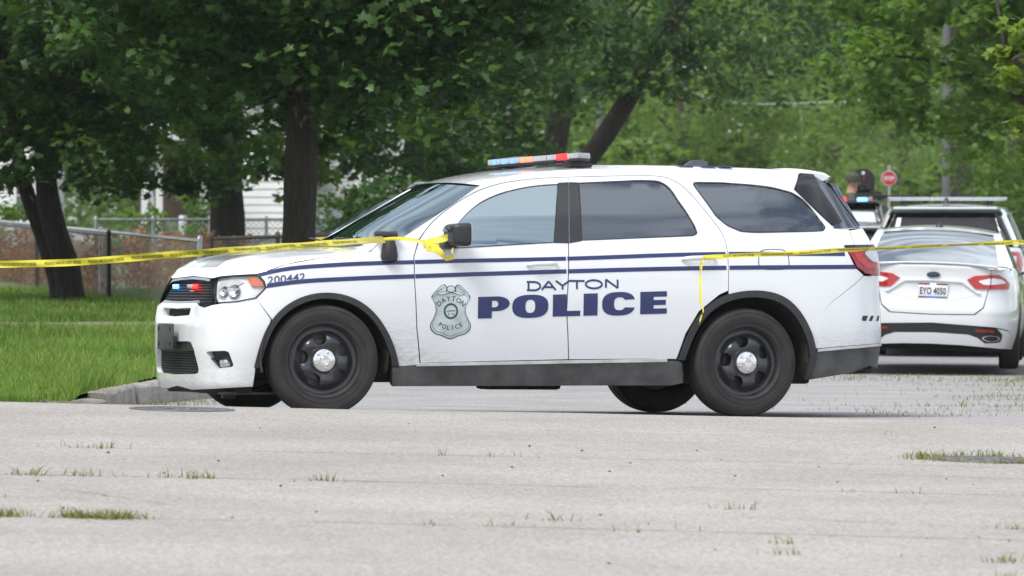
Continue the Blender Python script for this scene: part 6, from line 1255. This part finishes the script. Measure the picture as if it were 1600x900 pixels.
# ------------------------------------------------------------------ white house with porch steps
mat('white_siding', (.72, .73, .74), .6, var=.06, vscale=3); mat('house_trim', (.66, .67, .68), .5); mat('roof_shingle', (.07, .065, .065), .9, var=.3, vscale=12); mat('house_glass', (.05, .06, .07), .08, coat=.5); mat('brown_door', (.12, .085, .06), .5); mat('porch_grey', (.30, .30, .31), .8, var=.2); mat('red_awning', (.55, .06, .05), .6); mat('tan_brick', (.32, .27, .20), .85, var=.2, vscale=6)
def house(label, x0, x1, D, depth, eave, openings, siding='white_siding', roof_h=2.2, z0=-.05):
    e_ = empty('house', ((x0+x1)/2, D, z0), 0, label, 'house'); w = x1-x0
    MB().box((0, depth/2+.04, eave/2), (w-.02, depth, eave), 0).build('wall', siding, e_, smooth=False)
    bh = .16; me = None
    for i in range(int(eave/bh)):
        z = i*bh
        if me is None:
            b_ = MB().prism([(0, 0), (-.026, 0), (-.008, bh+.01), (0, bh+.01)], -w/2, w/2, 0).build('siding_board', siding, e_, smooth=False); me = b_.data
        else: b_ = bpy.data.objects.new('siding_board', me); COL.objects.link(b_); b_.parent = e_
        b_.location = (0, .03, z)
    for sx in (-1, 1): MB().box((sx*(w/2-.04), -.005, eave/2), (.12, .06, eave), .004).build('corner_board', 'house_trim', e_)
    MB().prism([(-w/2-.3, eave), (w/2+.3, eave), (0, eave+roof_h)], -.4, depth+.4, 1).build('roof', 'roof_shingle', e_, smooth=False)
    for kind, x, z, ww, hh in openings:
        if kind == 'window':
            fr_ = MB().box((x, -.02, z), (ww+.16, .05, hh+.16), .005).build('window', 'house_trim', e_)
            for q in (-1, 1): MB().box((x, -.048, z+q*hh/4), (ww, .012, hh/2-.03), .002).build('pane', 'house_glass', fr_)
            MB().box((x, -.06, z-hh/2-.09), (ww+.24, .10, .04), .004).build('sill', 'house_trim', fr_)
        else:
            d_ = MB().box((x, -.02, z), (ww, .06, hh), .005).build('door', kind, e_); MB().box((x+ww*.38, -.07, z), (.04, .05, .08), .01).build('handle', 'chrome', d_)
            MB().box((x, -.015, z+hh/2+.06), (ww+.2, .06, .10), .004).build('door_frame', 'house_trim', d_)
    return e_
s_ = 9300/122
hx = lambda u: (u-800)/CAM_F*122
h1 = house('white clapboard house with porch steps behind the yard trees', hx(236), hx(452), 122, 7, 3.4, [('brown_door', hx(270)-(hx(236)+hx(452))/2, 1.35, .75, 2.0)])
cxh = (hx(236)+hx(452))/2
for i in range(6): MB().box((hx(277)-cxh, -.30-.22*(5-i)*.6-.1, .09+.135*i-.06), (.42, .22, .13), .01).build('step', 'porch_grey', h1)
MB().box((hx(290)-cxh, -.9, .45), (.10, 1.3, .9), .01).build('stair_wall', 'house_trim', h1)
for u in (232, 254): MB().box((hx(u)-cxh, -1.1, 1.2), (.14, .14, 2.4), .01).build('porch_post', 'house_trim', h1)
MB().box((hx(258)-cxh, -.75, 2.5), (1.6, 1.6, .14), .01).build('porch_roof', 'house_trim', h1)
h2 = house('pale house with a red awning strip right of the thick trunk', hx(488), hx(625), 124, 7, 3.4, [('window', .0, 1.0, .42, .9)]); cx2 = (hx(488)+hx(625))/2
MB().prism([(-.55, 1.62), (-.10, 1.72), (-.10, 1.78), (-.55, 1.70)], hx(489)-cx2, hx(512)-cx2, 0).build('awning', 'red_awning', h2, smooth=False)
h3 = house('white house at the far left edge behind the maple', hx(-60), hx(38), 126, 7, 3.4, [('window', hx(12)-(hx(-60)+hx(38))/2, 1.3, .3, 1.0)])
h4 = house('tan brick house behind the low bush at the left', hx(165), hx(214), 134, 6, 3.0, [('window', 0, 1.2, .35, .8)], 'tan_brick')
# ------------------------------------------------------------------ poles, wires, street lamp, stop sign
mat('pole_wood', (.22, .20, .18), .9, var=.2, vscale=5); mat('pole_grey', (.12, .122, .122), .7, var=.15)
def pole(label, u, D, r0, h, m, arms=True):
    X = (u-800)/CAM_F*D; e_ = empty('utility_pole', (X, D, float(street_z(X, D))-.1), 0, label, 'utility pole'); MB().tube([(0, 0, -.2), (0, 0, h)], [r0, r0*.75], 14).build('shaft', m, e_)
    if arms:
        ca = MB().box((0, 0, h-.6), (2.2, .1, .12), .01).build('crossarm', m, e_)
        for q in (-.9, -.3, .3, .9): MB().lathe([(0, .14), (.03, .12), (.05, .05), (.03, 0)], 10, Matrix.Translation((q, 0, h-.54)) @ Matrix.Rotation(R(90), 4, 'X')).build('insulator', 'pole_grey', ca)
    return e_
pole('pale round utility pole behind the light bar', 796, 130, .12, 8, 'pole_grey'); pole('slim grey utility pole left of the brown trunk at right', 1478, 118, .085, 8, 'pole_grey'); pole('pale wooden utility pole beside the stop sign', 1418, 205, .16, 9, 'pole_wood')
lmX, lmD, lmZ = px(1082, 95, 140)[0], 140, px(1082, 95, 140)[2]
lp = empty('street_lamp', (lmX-2.2, lmD, float(street_z(lmX, lmD))), 0, 'street lamp with a pale flat head in the foliage above the roof', 'street lamp')
MB().tube([(0, 0, 0), (0, 0, lmZ-.3)], [.09, .07], 12).build('post', 'pole_grey', lp); MB().tube([(0, 0, lmZ-.4), (.9, 0, lmZ-.02), (1.9, 0, lmZ)], [.035, .03, .03], 8).build('arm', 'pole_grey', lp); MB().box((2.2, 0, lmZ), (.62, .26, .10), .04).build('lamp_head', mat('lamp_white', (.75, .77, .8), .3), lp)
w_ = [px(u, v, 140) for u, v in ((1068, 136), (1085, 146), (1120, 157), (1160, 162), (1212, 163), (1330, 158), (1500, 140))]
tag(MB().tube(w_, .012, 6).build('overhead_wire', mat('cable_grey', (.35, .36, .37), .5), None), 'sagging pale overhead wire below the street lamp', 'wire')
sD = 138; X, Y, Z = px(1389, 278.5, sD); st = empty('stop_sign', (X, Y, float(street_z(X, Y))), 0, 'red octagonal stop sign on a thin post far up the street', 'stop sign'); zc_ = Z-float(street_z(X, Y))
oct_ = lambda r_: [(r_*math.cos(math.pi/8+k*math.pi/4), zc_+r_*math.sin(math.pi/8+k*math.pi/4)) for k in range(8)]
MB().prism(oct_(.185), 0, .01, 1).build('plate', mat('sign_white', (.75, .75, .75), .5), st, smooth=False); MB().prism(oct_(.172), -.006, -.001, 1).build('face', mat('sign_red', (.34, .02, .025), .6), st, smooth=False); MB().tube([(0, .05, 0), (0, .05, zc_+.3)], .03, 8).build('post', 'galvanised', st)
v, f = text2d('STOP', .01); v = v/np.array([v[:, 0].max(), 1]); mesh_obj('letters', np.stack([-.12+v[:, 0]*.24, np.full(len(v), -.009), zc_-.05+v[:, 1]*.10], 1), f, 'sign_white', st, False)
# grey building glimpsed at the end of the street
hs = 9300/250; gb_ = house('grey building at the end of the street behind the stop sign', (1380-800)/CAM_F*250, (1450-800)/CAM_F*250, 250, 6, 3.6, [('window', .3, 1.6, .6, 1.0)], mat('grey_siding', (.30, .33, .34), .7) and 'grey_siding', z0=-.6)
# ------------------------------------------------------------------ barricade tape
TAPE = empty('barricade_tape', (0, 0, 0), 0, 'yellow police line tape stretched from the left edge to the mirror', 'tape')
def tape_strip(name, pts, width, parent, tw=None, text=True, phase=0., res=.05, flip=False):
    """a ribbon along pts; tw = twist angle (0 = upright, facing the street) at each point"""
    q = catmull(pts, 14); s = np.r_[0, np.cumsum(np.linalg.norm(np.diff(q, axis=0), axis=1))]; L = s[-1]; n = max(6, int(L/res)); t = np.linspace(0, L, n); c = np.stack([np.interp(t, s, q[:, i]) for i in range(3)], 1)
    tg = np.gradient(c, axis=0); tg /= np.linalg.norm(tg, axis=1)[:, None]; up = np.array([0, 0, 1.])-tg*tg[:, 2:3]; bad = np.linalg.norm(up, axis=1) < .2; up[bad] = np.array([1., 0, 0])-tg[bad]*tg[bad][:, :1]; up /= np.linalg.norm(up, axis=1)[:, None]; sd = np.cross(tg, up)
    ang = np.interp(t/L, np.linspace(0, 1, len(tw)), tw) if tw is not None else np.zeros(n); W = up*np.cos(ang)[:, None]+sd*np.sin(ang)[:, None]; N = np.cross(tg, W)
    V = []; cols = 5
    for j in range(cols): e_ = (j/(cols-1)-.5)*width; V.append(c+W*e_+N*(.004*np.sin(t*9+j))[:, None])
    V = np.stack(V, 1); F = grid_faces(n, cols); o = mesh_obj(name, V.reshape(-1, 3), F, 'tape_yellow', parent, True)
    if text:
        v0, f0 = text2d('POLICE LINE DO NOT CROSS', .015); h = width*.42; wl = v0[:, 0].max(); x = phase
        k = 0
        while x < L:
            ll = x+v0[:, 0]*h*.92; ok = ll.max() < L and ll.min() > 0
            if ok:
                cc = np.stack([np.interp(ll, t, c[:, i]) for i in range(3)], 1); ww = np.stack([np.interp(ll, t, W[:, i]) for i in range(3)], 1); nn = np.stack([np.interp(ll, t, N[:, i]) for i in range(3)], 1); y = (v0[:, 1]-.5)*h
                jj = (.004*np.sin(ll*9+2))[:, None]; Vt = np.vstack([cc+ww*y[:, None]+nn*(jj+.003), ]); Vb = cc+ww*y[:, None]+nn*(jj-.003); mesh_obj('printing', np.vstack([Vt, Vb]), np.vstack([f0, f0[:, ::-1]+len(Vt)]), 'tape_print', o, False)
            x += wl*h*.92+width*1.6
    return o
P_ = lambda u, v, D: px(u, v, D)
tape_strip('strip', [P_(-160, 413, 44.2), P_(0, 413, 43.6), P_(100, 410.5, 43.2), P_(250, 399.5, 42.5), P_(400, 388, 41.4), P_(500, 381, 40.7), P_(560, 376.8, 40.2), P_(600, 374, 39.83)], .052, TAPE, [.05, .1, .15, .3, .5, .7, .8, .6], phase=.12)
tape_strip('strip', [P_(600, 374, 39.83), P_(625, 372.5, 39.8), P_(650, 376, 39.75), P_(678, 382, 39.7)], .024, TAPE, [.6, .3, -.3, .2], False)
tape_strip('strip', [P_(662, 384, 39.72), P_(672, 377, 39.62), P_(690, 374, 39.60), P_(700, 370, 39.66)], .045, TAPE, [.4, .0, -.4, .2], False)
tape_strip('strip', [P_(668, 380, 39.62), P_(680, 387, 39.58), P_(692, 398, 39.56), P_(701, 407, 39.55), P_(708, 402, 39.56), P_(706, 390, 39.6)], .050, TAPE, [.2, -.3, .5, 1.2, .3, .1], False)
tape_strip('strip', [P_(664, 378, 39.60), P_(668, 388, 39.57), P_(676, 390, 39.58), P_(684, 380, 39.6)], .04, TAPE, [.0, .6, -.5, .3], False)
TAPE2 = empty('barricade_tape', (0, 0, 0), 0, 'yellow police line tape stretched from the rear door handle to the right edge', 'tape')
tape_strip('strip', [P_(1098, 402.5, 40.42), P_(1160, 399, 40.5), P_(1240, 395.5, 40.55), P_(1320, 390.5, 40.6), P_(1400, 387, 40.7), P_(1480, 383.5, 40.8), P_(1600, 378, 41), P_(1720, 374, 41.2)], .031, TAPE2, [.2, .1, .3, .5, 1.0, .9, .3, .1, .1], phase=.15)
tape_strip('strip', [P_(1100, 401, 40.42), P_(1097, 409, 40.36), P_(1095, 416, 40.40)], .014, TAPE2, [.2, .8, .3], False)
tape_strip('strip', [P_(1096, 407, 40.44), P_(1095.5, 416, 40.43), P_(1094, 428, 40.42), P_(1094.5, 452, 40.41), P_(1095, 474, 40.41)], .017, TAPE2, [1.2, 1.35, .2, .1, .2], False)
tape_strip('strip', [P_(1095, 474, 40.41), P_(1099, 482, 40.41), P_(1098, 490, 40.41), P_(1095, 496, 40.41), P_(1093, 507, 40.41)], .009, TAPE2, [.2, .8, 0, .7, .2], False)
TAPE3 = empty('barricade_tape', (0, 0, 0), 0, 'faint yellow tape strung across the far yard beyond the hood', 'tape'); tape_strip('strip', [P_(490, 376, 70), P_(540, 374, 70), P_(640, 370, 70)], .07, TAPE3, [0, .2, 0], True, .2)
# ------------------------------------------------------------------ officer with a rifle beside the black patrol car
mat('uniform_olive', (.055, .058, .045), .9, var=.2); mat('skin_tone', (.40, .24, .17), .6); mat('cap_black', (.02, .02, .022), .8); mat('gun_black', (.012, .012, .013), .5)
def figure(name, label, loc, rz):
    o = empty(name, loc, rz, label, 'person')
    pts = {'pel': (0, 0, .95, .15, .12), 'ab': (0, 0, 1.12, .15, .115), 'ch': (.02, 0, 1.32, .175, .13), 'nk0': (.03, 0, 1.50, .075, .07), 'hd0': (.05, 0, 1.60, .075, .085), 'hd1': (.06, 0, 1.70, .085, .095), 'hd2': (.055, 0, 1.77, .06, .07),
      'sL': (.05, .20, 1.43, .07, .07), 'eL': (.30, .22, 1.30, .05, .05), 'wL': (.50, .06, 1.42, .035, .035), 'hL': (.57, .03, 1.44, .04, .035), 'sR': (.03, -.20, 1.43, .07, .07), 'eR': (.14, -.36, 1.27, .05, .05), 'wR': (.30, -.16, 1.38, .035, .035), 'hR': (.34, -.10, 1.40, .04, .035),
      'pL': (0, .11, .88, .10, .10), 'kL': (.05, .13, .50, .07, .07), 'aL': (.0, .14, .10, .05, .05), 'tL': (.15, .15, .05, .045, .035), 'pR': (0, -.11, .88, .10, .10), 'kR': (-.03, -.14, .50, .07, .07), 'aR': (-.12, -.16, .10, .05, .05), 'tR': (.03, -.18, .05, .045, .035)}
    E = [('pel', 'ab'), ('ab', 'ch'), ('ch', 'nk0'), ('nk0', 'hd0'), ('hd0', 'hd1'), ('hd1', 'hd2'), ('ch', 'sL'), ('sL', 'eL'), ('eL', 'wL'), ('wL', 'hL'), ('ch', 'sR'), ('sR', 'eR'), ('eR', 'wR'), ('wR', 'hR'), ('pel', 'pL'), ('pL', 'kL'), ('kL', 'aL'), ('aL', 'tL'), ('pel', 'pR'), ('pR', 'kR'), ('kR', 'aR'), ('aR', 'tR')]
    k = list(pts); me = bpy.data.meshes.new('body'); me.from_pydata([pts[q][:3] for q in k], [(k.index(a), k.index(b)) for a, b in E], []); b = bpy.data.objects.new('body', me); COL.objects.link(b)
    md = b.modifiers.new('skin', 'SKIN')
    for i, q in enumerate(k): sv = me.skin_vertices[0].data[i]; sv.radius = pts[q][3:]; sv.use_root = (q == 'pel')
    b.modifiers.new('sub', 'SUBSURF').levels = 2; bpy.context.view_layer.update()
    m2 = bpy.data.meshes.new_from_object(b.evaluated_get(bpy.context.evaluated_depsgraph_get())); bpy.data.objects.remove(b)
    m2.materials.clear(); m2.materials.append(MATS['uniform_olive']); m2.materials.append(MATS['skin_tone'])
    for p in m2.polygons:
        c = p.center; p.use_smooth = True; p.material_index = 1 if (c.z > 1.52 or (Vector(c)-Vector(pts['hL'][:3])).length < .085 or (Vector(c)-Vector(pts['hR'][:3])).length < .085) else 0
    b = bpy.data.objects.new('body', m2); COL.objects.link(b); b.parent = o
    for hp, sg in (((.58, .03, 1.445), 1), ((.35, -.10, 1.405), -1)):
        for q in range(4): MB().tube([(hp[0]+.015*q-.03, hp[1]-sg*.02, hp[2]+.02), (hp[0]+.015*q-.02, hp[1]+sg*.035, hp[2]+.035), (hp[0]+.015*q-.02, hp[1]+sg*.045, hp[2]+.0)], [.010, .009, .008], 6).build('finger', 'skin_tone', b)
        MB().tube([(hp[0]-.04, hp[1], hp[2]), (hp[0]-.02, hp[1]-sg*.03, hp[2]+.045)], [.011, .009], 6).build('thumb', 'skin_tone', b)
    MB().tube([(.145, 0, 1.69), (.165, 0, 1.665), (.148, 0, 1.65)], [.010, .016, .010], 8).build('nose', 'skin_tone', b)
    for sg in (-1, 1): MB().lathe([(0, .012), (.01, .008), (.012, 0)], 8, Matrix.Translation((.138, sg*.035, 1.705)) @ Matrix.Rotation(R(-90), 4, 'Z')).build('eye', 'cap_black', b); MB().box((.05, sg*.092, 1.68), (.04, .02, .06), .008).build('ear', 'skin_tone', b)
    MB().box((.142, 0, 1.625), (.01, .05, .01), .003).build('mouth', 'red_lens', b)
    MB().lathe([(.118, -.02), (.122, .03), (.115, .08), (.07, .125), (0, .135)], 20, Matrix.Translation((.05, 0, 1.71)) @ Matrix.Rotation(R(90), 4, 'X')).build('helmet', 'uniform_olive', b)
    MB().lathe([(.165, -.21), (.185, -.05), (.18, .12), (.12, .17)], 18, Matrix.Translation((.015, 0, 1.27)) @ Matrix.Rotation(R(90), 4, 'X') @ Matrix.Scale(.85, 4, (1, 0, 0))).build('vest', 'cap_black', b)
    return o
ofz = CAM_H-(268-279)/100.
ofc = figure('person', 'officer in olive helmet and dark vest aiming a rifle over the patrol car', (5.42, 95.6, ofz-1.85), R(-8))
gun = MB().box((0, 0, 0), (.34, .045, .07), .01).box((-.24, 0, -.015), (.20, .035, .10), .012).tube([(.15, 0, .01), (.62, 0, .01)], .013, 8).box((.0, 0, .06), (.14, .035, .035), .008).box((.03, 0, -.09), (.05, .03, .13), .008).box((-.10, 0, -.08), (.045, .035, .10), .01).build('rifle', 'gun_black', None)
gun.location = (5.42+.44, 95.55, ofz-1.85+1.455); gun.rotation_euler = (0, 0, R(-4)); tag(gun, 'black rifle held level by the officer in the olive helmet', 'rifle')
sh = empty('ballistic_shield', (px(1358, 0, 94.6)[0], 96.2, ofz-1.12), 0, 'black round topped shield standing beside the officer', 'shield')
sp_ = [(-.185, 0), (.185, 0), (.185, .95)]+arcpts(0, .95, .185, .17, 0, math.pi, 16)+[(-.185, .95)]
MB().prism([(x, z+.05) for x, z in sp_], 0, .03, 1).build('plate', 'cap_black', sh, smooth=False); MB().box((0, -.006, 1.10), (.05, .01, .05), .003).build('lamp', mat('shield_white', (.7, .7, .7), .4), sh); MB().box((.01, -.006, 1.02), (.03, .01, .09), .003).build('marking', 'red_lens', sh); MB().box((0, -.01, .85), (.20, .012, .08), .004).build('viewport', 'gloss_black', sh)
# ------------------------------------------------------------------ damp air over the whole place
hz = MB().box((0, 300, 7.0), (1440, 1240, 18.0)).build('haze', None, None, smooth=False); hz.data.materials.clear()
hm = bpy.data.materials.new('haze'); hm.use_nodes = True; nt = hm.node_tree; nt.nodes.clear(); ho = nt.nodes.new('ShaderNodeOutputMaterial'); pv = nt.nodes.new('ShaderNodeVolumePrincipled')
pv.inputs['Color'].default_value = (.88, .92, .93, 1); pv.inputs['Density'].default_value = .00016; pv.inputs['Anisotropy'].default_value = .1; nt.links.new(pv.outputs[0], ho.inputs['Volume']); hz.data.materials.append(hm); tag(hz, 'thin damp haze filling the air of the street', 'haze', kind='stuff')
